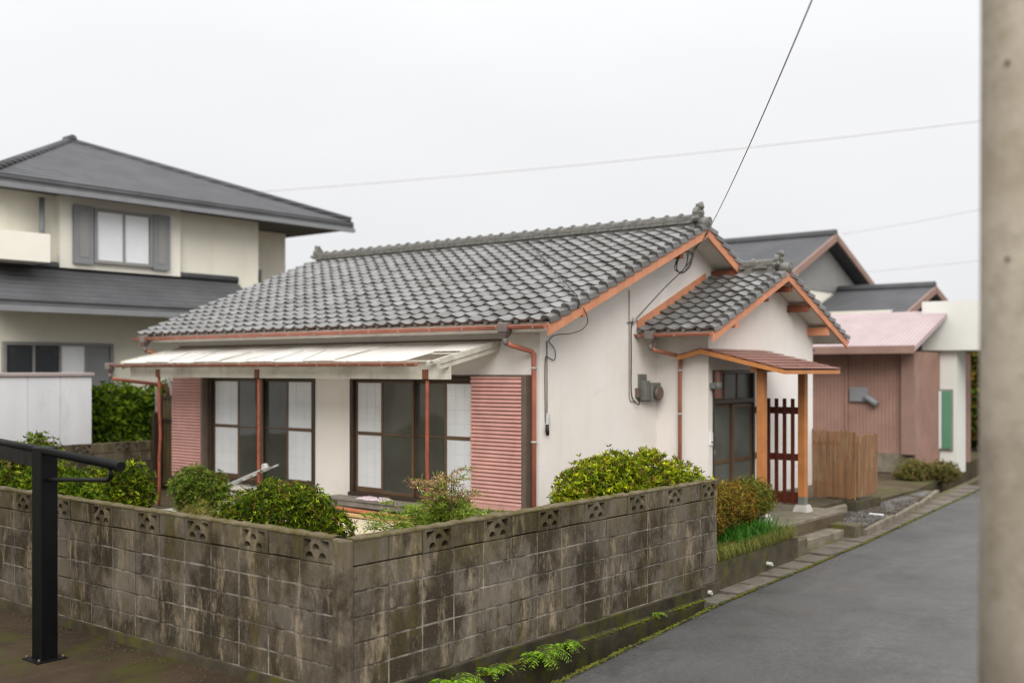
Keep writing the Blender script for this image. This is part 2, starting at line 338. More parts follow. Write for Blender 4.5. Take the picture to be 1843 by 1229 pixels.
class MB:
    def __init__(s): s.v = []; s.f = []; s.sm = []
    def add(s, vs, fs, smooth=False):
        k = len(s.v); s.v += [tuple(p) for p in vs]
        s.f += [tuple(i + k for i in f) for f in fs]; s.sm += [smooth] * len(fs); return s
    def box(s, x0, x1, y0, y1, z0, z1):
        return s.add([(x0, y0, z0), (x1, y0, z0), (x1, y1, z0), (x0, y1, z0), (x0, y0, z1), (x1, y0, z1), (x1, y1, z1), (x0, y1, z1)],
                     [(3, 2, 1, 0), (4, 5, 6, 7), (0, 1, 5, 4), (1, 2, 6, 5), (2, 3, 7, 6), (3, 0, 4, 7)])
    def cbox(s, x0, x1, y0, y1, z0, z1, c=0.005):
        """box with chamfered edges"""
        V = []; idx = {}
        for a, xx in enumerate((x0, x1)):
            for b, yy in enumerate((y0, y1)):
                for d, zz in enumerate((z0, z1)):
                    sx = 1 if a == 0 else -1; sy = 1 if b == 0 else -1; sz = 1 if d == 0 else -1
                    for ax in range(3):
                        p = [xx, yy, zz]
                        if ax != 0: p[0] += sx * c
                        if ax != 1: p[1] += sy * c
                        if ax != 2: p[2] += sz * c
                        idx[(a, b, d, ax)] = len(V); V.append(tuple(p))
        F = []
        for ax in range(3):
            for e in (0, 1):
                q = []
                for (i, j) in ((0, 0), (1, 0), (1, 1), (0, 1)):
                    k = [0, 0, 0]; k[ax] = e; k[(ax + 1) % 3] = i; k[(ax + 2) % 3] = j
                    q.append(idx[(*k, ax)])
                F.append(tuple(q if e else q[::-1]))
        for ax in range(3):
            a1, a2 = (ax + 1) % 3, (ax + 2) % 3
            for i in (0, 1):
                for j in (0, 1):
                    k0 = [0, 0, 0]; k1 = [0, 0, 0]
                    k0[a1] = k1[a1] = i; k0[a2] = k1[a2] = j; k0[ax] = 0; k1[ax] = 1
                    F.append((idx[(*k0, a1)], idx[(*k1, a1)], idx[(*k1, a2)], idx[(*k0, a2)]))
        for a in (0, 1):
            for b in (0, 1):
                for d in (0, 1):
                    F.append(tuple(idx[(a, b, d, ax)] for ax in range(3)))
        return s.add(V, F)
    def bar(s, a, b, w, h, up=(0, 0, 1)):
        """rectangular bar from a to b, w across, h along up"""
        a = Vector(a); b = Vector(b); d = (b - a).normalized(); u = Vector(up)
        sd_ = d.cross(u)
        if sd_.length < 1e-4: sd_ = d.cross(Vector((1, 0, 0)))
        sd_.normalize(); u = sd_.cross(d).normalized()
        V = []
        for p in (a, b):
            for i, j in ((-1, -1), (1, -1), (1, 1), (-1, 1)): V.append(p + sd_ * (w / 2 * i) + u * (h / 2 * j))
        return s.add(V, [(3, 2, 1, 0), (4, 5, 6, 7), (0, 1, 5, 4), (1, 2, 6, 5), (2, 3, 7, 6), (3, 0, 4, 7)])
    def tube(s, pts, r, n=10, cap=True, smooth=True):
        pts = [Vector(p) for p in pts]; rs = r if isinstance(r, (list, tuple)) else [r] * len(pts)
        V = []; F = []; prev = None
        for i, p in enumerate(pts):
            if i == 0: d = pts[1] - p
            elif i == len(pts) - 1: d = p - pts[i - 1]
            else: d = (pts[i + 1] - p).normalized() + (p - pts[i - 1]).normalized()
            d.normalize()
            if prev is None:
                u = d.orthogonal().normalized()
            else:
                u = prev - d * prev.dot(d)
                u = u.normalized() if u.length > 1e-5 else d.orthogonal().normalized()
            prev = u; q = d.cross(u)
            for k in range(n):
                t = 2 * math.pi * k / n
                V.append(p + (u * math.cos(t) + q * math.sin(t)) * rs[i])
        for i in range(len(pts) - 1):
            for k in range(n):
                F.append((i * n + k, i * n + (k + 1) % n, (i + 1) * n + (k + 1) % n, (i + 1) * n + k))
        s.add(V, F, smooth)
        if cap:
            m = len(s.v) - len(V)
            s.f.append(tuple(m + k for k in range(n))[::-1]); s.sm.append(False)
            s.f.append(tuple(m + (len(pts) - 1) * n + k for k in range(n))); s.sm.append(False)
        return s
    def prism(s, poly, axis, a, b):
        """poly: 2D points in the plane normal to axis, extruded from a to b"""
        n = len(poly)
        def P(u, v, t): return {'x': (t, u, v), 'y': (u, t, v), 'z': (u, v, t)}[axis]
        V = [P(u, v, a) for u, v in poly] + [P(u, v, b) for u, v in poly]
        F = [tuple(range(n))[::-1], tuple(range(n, 2 * n))] + [(i, (i + 1) % n, n + (i + 1) % n, n + i) for i in range(n)]
        return s.add(V, F)
    def quad(s, a, b, c, d): return s.add([a, b, c, d], [(0, 1, 2, 3)])
    def mesh(s, name, mat, off=Vector((0, 0, 0))):
        me = bpy.data.meshes.new(name)
        me.from_pydata([(p[0] - off[0], p[1] - off[1], p[2] - off[2]) for p in s.v], [], s.f)
        me.polygons.foreach_set('use_smooth', s.sm)
        me.materials.append(M[mat] if isinstance(mat, str) else mat)
        me.update(); return me
    def build(s, name, mat, parent=None, **p):
        off = worldloc(parent) if parent is not None else Vector((0, 0, 0))
        o = bpy.data.objects.new(name, s.mesh(name, mat, off)); COL.objects.link(o)
        if parent is not None: o.parent = parent
        return setp(o, p.get('label'), p.get('cat'), p.get('group'), p.get('kind'))

def inst(name, mesh, mw, parent=None, **p):
    """an object that shares a mesh, placed by a world matrix"""
    o = bpy.data.objects.new(name, mesh); COL.objects.link(o)
    if parent is not None:
        o.parent = parent; mw = Matrix.Translation(-worldloc(parent)) @ mw
    o.matrix_basis = mw
    return setp(o, p.get('label'), p.get('cat'), p.get('group'), p.get('kind'))

def npmesh(name, verts, quads, tint, mat, parent=None, loose_tris=None):
    """verts (n,3) float, quads (m,4) int, tint (n,3) per-vertex colour"""
    off = worldloc(parent) if parent is not None else Vector((0, 0, 0))
    me = bpy.data.meshes.new(name)
    v = np.asarray(verts, dtype=np.float32) - np.array(off, dtype=np.float32)
    k = quads.shape[1]
    me.vertices.add(len(v)); me.vertices.foreach_set('co', v.ravel())
    me.loops.add(quads.size); me.loops.foreach_set('vertex_index', quads.ravel().astype(np.int32))
    me.polygons.add(len(quads)); me.polygons.foreach_set('loop_start', np.arange(0, quads.size, k, dtype=np.int32))
    me.update(calc_edges=True); me.validate()
    if tint is not None:
        at = me.color_attributes.new('tint', 'FLOAT_COLOR', 'POINT')
        c = np.ones((len(v), 4), dtype=np.float32); c[:, :3] = tint
        at.data.foreach_set('color', c.ravel())
    me.materials.append(M[mat])
    o = bpy.data.objects.new(name, me); COL.objects.link(o)
    if parent is not None: o.parent = parent
    return o

def lerp(a, b, t): return a + (b - a) * t
def road_z(y):
    return float(np.interp(y, [-30, 2, 5.4, 7.9, 10, 18.5, 40], [0, 0, .05, .10, .14, .20, .24]))
def edge_x(y):      # road's left edge
    return float(np.interp(y, [-30, -3, 1.9, 5.4, 7.9, 10, 18.5, 26, 60], [3.7, 1.08, .61, .30, .24, .17, -.5, -1.3, -5.0]))

# ================================================================== SETTING
MB().add([(-400, -400, -.45), (400, -400, -.45), (400, 400, -.45), (-400, 400, -.45)], [(0, 1, 2, 3)]).build('ground', 'soil', kind='structure')

# road: gently rising sheet with a thickness at its left edge
mb = MB(); ys = [-9 + 0.5 * i for i in range(130)]
xs = [0, .05, .4, 1.2, 2.4, 4.2, 6.5, 8.5]; cam_ = [0, .012, .03, .05, .06, .05, .02, -.02]
for y in ys:
    for x, cz in zip(xs, cam_):
        mb.v.append((edge_x(y) + x, y, road_z(y) - .005 + cz * .6))
n = len(xs)
for j in range(len(ys) - 1):
    for i in range(n - 1):
        a = j * n + i; mb.f.append((a, a + 1, a + n + 1, a + n)); mb.sm.append(True)
k = len(mb.v)
for y in ys: mb.v.append((edge_x(y) + .0, y, -.4))
for j in range(len(ys) - 1):
    mb.f.append((j * n, (j + 1) * n, k + j + 1, k + j)); mb.sm.append(False)
mb.build('road', 'asphalt', kind='structure')

# drain channel between the wall and the road
mb = MB()
for i in range(60):
    y0, y1 = -6 + i * .2, -6 + (i + 1) * .2 + .0005
    if y0 > 5.3: break
    e0, e1 = edge_x(y0), edge_x(y1); z0, z1 = road_z(y0), road_z(y1)
    prof = lambda e, z: [(.02, .19), (.045, .19), (.05, .085), (.11, .07), (.118, .04), (.122, -.28), (e - .09, -.29), (e - .085, z - .06), (e - .065, z - .012), (e - .002, z + .0)]
    a = [(x, y0, z) for x, z in prof(e0, z0)]; b = [(x, y1, z) for x, z in prof(e1, z1)]
    nn = len(a); mb.add(a + b, [(j, j + 1, nn + j + 1, nn + j) for j in range(nn - 1)])
mb.build('drain_channel', 'channel', kind='structure')

# garden, front yard, planter earth, neighbours' plots: solid slabs above the ground sheet
MB().prism([(-12.4, .115), (-.115, .115), (-.115, 5.86), (-2.6, 5.86), (-2.6, 8.8), (-1.8, 8.8), (-1.8, 14.5), (-12.4, 14.5)], 'z', -.4, .385).build('garden_ground', 'soil', kind='structure')
MB().box(-13, -.05, -12, -.004, -.4, .11).build('front_yard', 'yard', kind='structure')
mb = MB(); mb.prism([(-.05, -9), (1.2, -9), (.9, -1.2), (.3, -.004), (-.05, -.004)], 'z', -.4, .0995); mb.build('yard_edge_ground', 'yard', kind='structure')
MB().box(-60, -12.65, -6, 60, -.4, .30).build('neighbour_ground', 'soil', kind='structure')
MB().prism([(-12.6, 14.52), (-1.26, 14.52), (-1.26, 16.7), (-2.4, 24), (-3.5, 34), (-5, 45), (-12.6, 45)], 'z', -.4, .28).build('neighbour_lot', 'soil', kind='structure')
MB().box(-9.5, -3.0, 3.0, 5.6, .3, .42).build('terrace_floor', 'conc_light', kind='structure')

# ================================================================== BLOCK WALL
wall = empty('block_wall', (-.1, .1, .1), 'stained grey concrete block garden wall with a row of openwork blocks on top, beside the road', 'wall')
BW, BH, BT = 0.4, 0.2, 0.10
core = MB(); core.box(-11.9, -.16, .0045, .09, .10, 1.19); core.box(-.09, -.0045, .05, 5.83, .15, 1.19)
core.build('mortar', 'mortar', wall)
foot = MB(); foot.box(-11.9, -.003, -.03, .11, -.3, .197); foot.box(-.11, .03, -.02, 5.862, -.3, .197)
foot.build('footing', 'conc_dark', wall)

def block_mesh(w_=BW, h=BH, g=.0055, seed=0):
    return MB().cbox(-w_ / 2 + g, w_ / 2 - g, 0, BT, g, h - g, .006).mesh('block', 'block')
me_block = block_mesh()

def openwork_mesh():
    """block pierced by a fan pattern: two low arches, one arch between, two corner holes"""
    W, H = BW - .008, BH - .008
    pts = []; edges = []; holes = []
    def ring(p, hole=True):
        k = len(pts); pts.extend(Vector(q) for q in p)
        m = len(p); edges.extend((k + i, k + (i + 1) % m) for i in range(m))
        if hole: holes.append([Vector(q) for q in p])
    ring([(-W / 2, 0), (W / 2, 0), (W / 2, H), (-W / 2, H)], False)
    def arch(cx, cy, r, nn=8):
        return [(cx + r * math.cos(math.pi * i / nn), cy + r * math.sin(math.pi * i / nn) * 1.05) for i in range(nn + 1)]
    ring(arch(-.078, .028, .047)); ring(arch(.078, .028, .047)); ring(arch(0, .096, .046))
    def corner(sg):
        p = [(.155, .172), (.036, .172)] + [(.155 - (.155 - .036) * t, .172 - .074 * t ** 1.7) for t in (0,)][:0]
        arc = [(.045 + .11 * math.sin(t), .098 + .074 * (1 - math.cos(t)) * 0 + .0) for t in ()]
        q = [(.155, .172), (.048, .172), (.075, .142), (.103, .118), (.130, .098), (.155, .092)]
        q = [(sg * x, y) for x, y in q]
        return q if sg > 0 else q[::-1]
    ring(corner(1)); ring(corner(-1))
    v2, e2, f2, *_ = delaunay_2d_cdt(pts, edges, [], 1, 1e-6)
    def inside(p, poly):
        c = False; j = len(poly) - 1
        for i in range(len(poly)):
            if (poly[i].y > p.y) != (poly[j].y > p.y) and p.x < (poly[j].x - poly[i].x) * (p.y - poly[i].y) / (poly[j].y - poly[i].y) + poly[i].x: c = not c
            j = i
        return c
    keep = []
    for f in f2:
        c = sum((v2[i] for i in f), Vector((0, 0))) / len(f)
        if not any(inside(c, h) for h in holes): keep.append(f)
    mb = MB(); n_ = len(v2)
    mb.add([(p.x, 0, p.y + .004) for p in v2] + [(p.x, BT, p.y + .004) for p in v2],
           [tuple(f) for f in keep] + [tuple(n_ + i for i in f[::-1]) for f in keep])
    for ring_ in holes + [[Vector((-W / 2, 0)), Vector((W / 2, 0)), Vector((W / 2, H)), Vector((-W / 2, H))]]:
        m = len(ring_)
        mb.add([(p.x, 0, p.y + .004) for p in ring_] + [(p.x, BT, p.y + .004) for p in ring_],
               [(i, (i + 1) % m, m + (i + 1) % m, m + i) for i in range(m)])
    return mb.mesh('openwork_block', 'block')
me_open = openwork_mesh()
rb = random.Random(3)
for run in ('left', 'right'):
    ncol = 29 if run == 'left' else 15
    for c in range(ncol):
        for r in range(6):
            z = .2 + r * BH
            j = rb.uniform(-.002, .002)
            if run == 'left':
                x = -.19 - BW * (c + .5); m = Matrix.Translation((x, j, z)); opn = r == 5 and c % 2 == 0
                if x < -9.4: continue
            else:
                y = .045 + (c + .5) * .3875 * 1.0
                m = Matrix.Translation((j, y, z)) @ Matrix.Rotation(math.pi / 2, 4, 'Z') @ Matrix.Diagonal((.969, 1, 1, 1)); opn = r == 5 and c >= 2 and c % 2 == 0
            m = m @ Matrix.Rotation(R(rb.uniform(-.1, .1)), 4, 'Y')
            inst('openwork_block' if opn else 'block', me_open if opn else me_block, m, wall)
# poured corner pillar and rough coping
pil = MB(); pil.cbox(-.185, .014, -.014, .042, .05, 1.412, .012); pil.cbox(-.12, -.055, -.022, .0, .05, 1.40, .008)
pil.build('corner_pillar', 'block', wall)
rc = random.Random(11)
def coping(p0, p1, nrm):
    mb = MB(); p0 = Vector(p0); p1 = Vector(p1); nrm = Vector(nrm)
    nseg = int((p1 - p0).length / .07); prof = [(-.004, 0), (-.006, .016), (.012, .026), (.05, .031), (.09, .026), (.106, .014), (.104, 0)]
    m_ = len(prof)
    for i in range(nseg + 1):
        p = p0.lerp(p1, i / nseg)
        for u, h in prof: mb.v.append(tuple(p + nrm * (u + rc.uniform(-.004, .004)) + Vector((0, 0, h * rc.uniform(.55, 1.25)))))
    for i in range(nseg):
        for k_ in range(m_ - 1): mb.f.append((i * m_ + k_, i * m_ + k_ + 1, (i + 1) * m_ + k_ + 1, (i + 1) * m_ + k_)); mb.sm.append(True)
    return mb
coping((-9.4, 0, 1.397), (-.18, 0, 1.397), (0, 1, 0)).build('coping', 'coping', wall)
coping((0, .04, 1.397), (0, 5.86, 1.397), (-1, 0, 0)).build('coping', 'coping', wall)

# boundary wall on the far left of the garden
bw2 = empty('boundary_wall', (-12.5, 4, .3), 'mossy low block wall with openwork top along the far left edge of the garden', 'wall')
MB().box(-12.56, -12.46, .5, 12, .2, 1.33).build('mortar', 'mortar', bw2)
for i in range(28):
    for r in range(6):
        y = .7 + i * .4; opn = r == 5 and i % 2 == 0
        inst('openwork_block' if opn else 'block', me_open if opn else me_block, Matrix.Translation((-12.44, y, .155 + r * .2)) @ Matrix.Rotation(math.pi / 2, 4, 'Z'), bw2)

# ================================================================== HOUSE
GX, FY, WX, WF = -2.67, 5.85, -1.76, 8.83
XL = -11.2
EY, EZ, AY, AZ = 5.50, 3.355, 9.66, 5.015          # front slope: eave and apex of the verge board's top edge
PF = (AZ - EZ) / (AY - EY); PB = .484
VX = -2.22; VXL = -11.85
BY = 13.75; BZ = AZ - PB * (BY - AY)
house = empty('house', (-6.9, 9.6, .385), 'single storey cream plastered house with grey tiled gable roof and small side wing', 'house')
def main_top(y): return (EZ + (y - EY) * PF) if y <= AY else AZ - (y - AY) * PB
# walls: front wall in pieces round the two window openings, gable ends, back
W1 = (-10.17, -7.30); W2 = (-6.43, -3.80); WZ0, WZ1 = .80, 2.62
T = .12
fz = main_top(FY) - .10
mb = MB()
mb.box(XL, W1[0], FY, FY + T, .62, fz); mb.box(W1[1], W2[0], FY, FY + T, .62, fz); mb.box(W2[1], GX, FY, FY + T, .62, fz)
for a, b in (W1, W2):
    mb.box(a, b, FY, FY + T, WZ1, fz); mb.box(a, b, FY, FY + T, .62, WZ0)
mb.build('front_wall', 'plaster', house)
gp = [(FY + T, .62), (13.45, .62), (13.45, main_top(13.45) - .1), (AY, AZ - .1), (FY + T, main_top(FY + T) - .1)]
MB().prism(gp, 'x', GX - T, GX).build('gable_wall', 'plaster', house)
MB().prism(gp, 'x', XL, XL + T).build('gable_wall', 'plaster', house)
MB().box(XL + T, GX - T, 13.33, 13.45, .62, main_top(13.45) - .12).build('back_wall', 'plaster', house)
mb = MB(); mb.box(XL + .02, GX - .02, FY + .02, 13.43, .2, .619); mb.build('foundation', 'conc', house)
# dark room behind the windows
MB().box(XL + T, GX - T, 7.0, 7.05, .62, 3.3).build('inner_wall', 'bg_frame', house)
# wing
WAY, WAZ, WEY, WEZ = 10.78, 4.33, 8.30, 3.30
WPF = (WAZ - WEZ) / (WAY - WEY); WPB = .432; WVX = -1.36; WBY, WR = 13.21, 12.63
def wing_top(y): return (WEZ + (y - WEY) * WPF) if y <= WAY else WAZ - (y - WAY) * WPB
DY0, DY1, DZ0, DZ1 = 8.96, 10.36, .56, 2.72
mb = MB()
mb.box(GX + .001, WX, WF, WF + T, .62, wing_top(WF) - .1)
mb.build('wing_front_wall', 'plaster', house)
mb = MB()
mb.prism([(WF + T, .62), (DY0, .62), (DY0, DZ1), (DY1, DZ1), (DY1, .62), (WR, .62), (WR, wing_top(WR) - .1), (WAY, WAZ - .1), (WF + T, wing_top(WF + T) - .1)], 'x', WX - T, WX)
mb.build('wing_gable_wall', 'plaster', house)
MB().box(GX + .001, WX - T, WR - T, WR - .002, .62, wing_top(WR) - .12).build('wing_back_wall', 'plaster', house)
mb = MB(); mb.box(GX, WX - .02, WF + .02, WR - .02, .2, .619); mb.build('wing_foundation', 'conc', house)
MB().box(-1.775, -1.745, 10.37, WR, .42, .68).build('skirting', 'conc', house)

# roof decks (boarding + plastered soffit underneath)
def slope_slab(mb, x0, x1, ya, za, yb, zb, t, up=0.0):
    d = Vector((0, yb - ya, zb - za)).normalized(); nrm = Vector((0, -d.z, d.y))
    if nrm.z < 0: nrm = -nrm
    a = Vector((0, ya, za)) + nrm * up; b = Vector((0, yb, zb)) + nrm * up
    pr = [a, b, b - nrm * t, a - nrm * t]
    return mb.prism([(p.y, p.z) for p in pr], 'x', x0, x1)
mb = MB(); slope_slab(mb, VXL + .03, VX - .035, EY + .02, EZ + .02 * PF, AY, AZ, .09, -.006); mb.build('roof_deck', 'soffit', house)
mb = MB(); slope_slab(mb, VXL + .03, VX - .035, AY + .003, AZ, BY, BZ, .09, -.006); mb.build('roof_deck', 'soffit', house)
mb = MB(); slope_slab(mb, GX + .004, WVX - .035, WEY + .02, WEZ + .02 * WPF, WAY, WAZ, .08, -.006); mb.build('wing_roof_deck', 'soffit', house)
mb = MB(); slope_slab(mb, GX + .004, WVX - .035, WAY + .003, WAZ, WBY, WAZ - WPB * (WBY - WAY), .08, -.006); mb.build('wing_roof_deck', 'soffit', house)
# eave boards under the gutters and boxed front soffit
MB().box(XL - .5, VX - .04, EY + .045, EY + .07, EZ - .13, EZ - .075).build('eave_board', 'soffit', house)
mb = MB(); mb.box(XL, GX - .0, EY + .075, FY - .002, EZ - .13, EZ - .11); mb.build('eave_soffit', 'soffit_grey', house)

# verge boards
def verge(x, ya, za, yb, zb, h, t=.035):
    d = Vector((0, yb - ya, zb - za)).normalized(); nrm = Vector((0, -d.z, d.y))
    if nrm.z < 0: nrm = -nrm
    a = Vector((0, ya, za)); b = Vector((0, yb, zb))
    pr = [a, b, Vector((0, b.y, b.z - h / abs(d.y))), Vector((0, a.y, a.z - h / abs(d.y)))]
    return MB().prism([(p.y, p.z) for p in pr], 'x', x - t, x)
verge(VX, EY - .03, EZ - .03 * PF, AY, AZ, .155).build('verge_board', 'barge', house)
verge(VX, AY + .002, AZ, 10.88, AZ - PB * (10.88 - AY), .155).build('verge_board', 'barge', house)
verge(WVX, WEY - .03, WEZ - .03 * WPF, WAY, WAZ, .14).build('verge_board', 'barge', house)
verge(WVX, WAY + .002, WAZ, WBY + .03, WAZ - WPB * (WBY + .03 - WAY), .14).build('verge_board', 'barge', house)
verge(VXL + .035, EY - .03, EZ - .03 * PF, AY, AZ, .155).build('verge_board', 'barge', house)
# fillet under the verge tiles of the right hand slopes, flashing board where the wing roof meets the gable
verge(VX + .012, AY, AZ + .045, 10.85, AZ + .045 - PB * (10.85 - AY), .03, .05).build('verge_fillet', 'rust', house)
verge(WVX + .012, WAY, WAZ + .04, WBY, WAZ + .04 - WPB * (WBY - WAY), .03, .05).build('verge_fillet', 'rust', house)
verge(GX + .03, WEY - .05, WEZ + .19 - .05 * WPF, 10.35, WEZ + .19 + (10.35 - WEY) * WPF, .12, .028).build('flashing_board', 'barge', house)
# purlin ends under the gable overhangs
def purlin(x0, x1, y, ztop, w_=.11, h=.12, mat='brownwood'):
    MB().box(x0, x1, y - w_ / 2, y + w_ / 2, ztop - h, ztop).build('purlin', mat, house)
purlin(GX, VX - .04, 10.62, main_top(10.62) - .16)
purlin(GX, VX - .01, 6.28, main_top(6.28) - .13, .1, .09, 'barge')
purlin(GX, VX - .04, 8.9, main_top(8.9) - .16, .1, .1)
purlin(WX, WVX - .04, 11.62, wing_top(11.62) - .14); purlin(WX, WVX - .04, 12.45, wing_top(12.45) - .14, .12, .14, 'barge')
purlin(WX, WVX - .04, 10.95, wing_top(10.95) - .15, .1, .1)
purlin(WX, WVX - .005, 9.0, wing_top(9.0) - .14, .1, .09, 'barge'); purlin(WX, WVX - .04, 10.1, wing_top(10.1) - .17, .07, .07)

# ---- roof tiles
def tile_mesh(name='roof_tile', L_=.30, seed=0, w_=.268):
    """S-profile pan tile: u across, v up the slope, front lip"""
    us = [0, .08, .16, .26, .38, .52, .66, .80, .92, 1.0]
    def prof(u):
        a = .038 * (math.cos(2 * math.pi * (u - .07)) * .5 + .5) ** 1.6
        return a
    rows = [(0.0, .044), (.05, .046), (L_, .0)]
    mb = MB(); nu = len(us); V = []; F = []
    for v, lift in rows:
        for u in us: V.append(((u - .5) * (w_ + .012), v, prof(u) + lift))
    for j in range(len(rows) - 1):
        for i in range(nu - 1): F.append((j * nu + i, j * nu + i + 1, (j + 1) * nu + i + 1, (j + 1) * nu + i))
    mb.add(V, F, True)
    V2 = [((u - .5) * (w_ + .012), 0, prof(u) + .044) for u in us] + [((u - .5) * (w_ + .012), .010, prof(u) + .012) for u in us]
    mb.add(V2, [(i, nu + i, nu + i + 1, i + 1) for i in range(nu - 1)])
    mb.add([(w_ / 2 + .006, 0, prof(1) + .036), (w_ / 2 + .006, .3, prof(1) + .004), (w_ / 2 + .006, .3, prof(1) - .02), (w_ / 2 + .006, 0, prof(1) + .012)], [(0, 1, 2, 3)])
    return mb.mesh(name, 'tile')
tile_me = tile_mesh()
def slope_matrix(x, y, z, p, flip=False):
    """frame: local x along +X (or -X for a back slope), local y up the slope, local z out of the roof"""
    up = Vector((0, 1, p)).normalized() if not flip else Vector((0, -1, p)).normalized()
    ex = Vector((1, 0, 0)) if not flip else Vector((-1, 0, 0))
    nn = ex.cross(up)
    m = Matrix((ex, up, nn)).transposed().to_4x4(); m.translation = (x, y, z); return m, up, nn
spots = []
rt_ = random.Random(5)
def lay(x0, x1, ya, za, p, rows, expo, cols, flip=False, zone='main'):
    cw = (x1 - x0) / cols
    m0, up, nn = slope_matrix(0, 0, 0, p, flip)
    base = Vector((0, ya, za)) + nn * .012
    for r in range(rows):
        for c in range(cols):
            pos = base + up * (r * expo - .05) + Vector((x0 + (c + .5) * cw, 0, 0))
            m = Matrix.Translation(pos + nn * rt_.uniform(-.006, .006)) @ m0 @ Matrix.Rotation(R(rt_.uniform(-1.5, 1.5)), 4, 'Z') @ Matrix.Rotation(R(rt_.uniform(-1.4, 1.4)), 4, 'Y') @ Matrix.Rotation(R(rt_.uniform(-.9, .9)), 4, 'X') @ Matrix.Diagonal((cw / .268, 1, 1, 1))
            spots.append(((pos - CAM).length, zone, flip, m))
EXPO = .2375
lay(VXL, VX - .035, EY, EZ, PF, 19, EXPO, 36)
lay(GX + .03, WVX - .03, WEY, WEZ, WPF, 11, .2375, 5, zone='wing')
lay(VXL, VX - .035, BY, BZ, PB, 19, EXPO, 36, flip=True)
lay(GX + .03, WVX - .03, WBY, WAZ - WPB * (WBY - WAY), WPB, 11, .2375, 5, flip=True, zone='wing')
front = sorted([q for q in spots if not q[2]], key=lambda q: q[0])
chosen = front[:300]; rest = front[300:] + [q for q in spots if q[2]]
for d_, zn, fl, m in chosen: inst('roof_tile', tile_me, m, house)
tv = np.array([tuple(v.co) for v in tile_me.vertices]); tf = [tuple(p.vertices) for p in tile_me.polygons]; tsm = [p.use_smooth for p in tile_me.polygons]
mb = MB()
for d_, zn, fl, m in rest:
    A = np.array(m.to_3x3()); t = np.array(m.translation)
    k = len(mb.v); mb.v += [tuple(q) for q in (tv @ A.T + t)]
    mb.f += [tuple(i + k for i in f) for f in tf]; mb.sm += tsm
mb.build('roof_tiling', 'tile', house, kind='stuff')

# verge tiles: one folded tile per course
def verge_tile_mesh():
    mb = MB()
    prof = [(-.11, .046), (-.07, .066), (-.03, .062), (.012, .048), (.028, .03), (.03, -.038)]
    n_ = len(prof)
    a = [(x + .014, 0, z + .03) for x, z in prof]; b = [(x - .008, .27, z - .022) for x, z in prof]
    mb.add(a + b, [(i, i + 1, n_ + i + 1, n_ + i) for i in range(n_ - 1)])
    inner = [(x, .004, z - .012) if i < n_ - 1 else (x - .02, .004, z + .02) for i, (x, z) in enumerate(prof)]
    mb.add(a + inner, [(i, n_ + i, n_ + i + 1, i + 1) for i in range(n_ - 1)])
    return mb.mesh('verge_tile', 'tile')
vt = verge_tile_mesh()
vt_m = vt.copy(); vt_m.name = 'verge_tile_mirrored'
vt_m.transform(Matrix.Diagonal((-1, 1, 1, 1)))
def lay_verge(x, ya, za, p, rows, expo, flip=False, mirror=False):
    m0, up, nn = slope_matrix(0, 0, 0, p, flip)
    for r in range(rows):
        pos = Vector((x, ya, za)) + nn * .012 + up * (r * expo - .05)
        inst('verge_tile', vt_m if mirror else vt, Matrix.Translation(pos) @ m0, house)
lay_verge(VX - .012, EY, EZ, PF, 19, EXPO)
lay_verge(WVX - .012, WEY, WEZ, WPF, 11, .2375)
lay_verge(VX - .012, 10.86 - .13, AZ - PB * (10.86 - .13 - AY), PB, 5, .2375, True, True)
lay_verge(WVX - .012, WBY, WAZ - WPB * (WBY - WAY), WPB, 11, .2375, True, True)

# eave end discs: little round noses under the eave tiles
nose = MB(); nose.tube([(0, 0, 0), (0, .05, .0)], .036, 10); nose_me = nose.mesh('eave_nose', 'tile')
for i in range(36):
    x = VXL + (i + .07) * ((VX - .035 - VXL) / 36)
    inst('eave_nose', nose_me, Matrix.Translation((x, EY - .052, EZ + .024)), house)
for i in range(5):
    inst('eave_nose', nose_me, Matrix.Translation((GX + .03 + (i + .07) * .256, WEY - .052, WEZ + .024)), house)

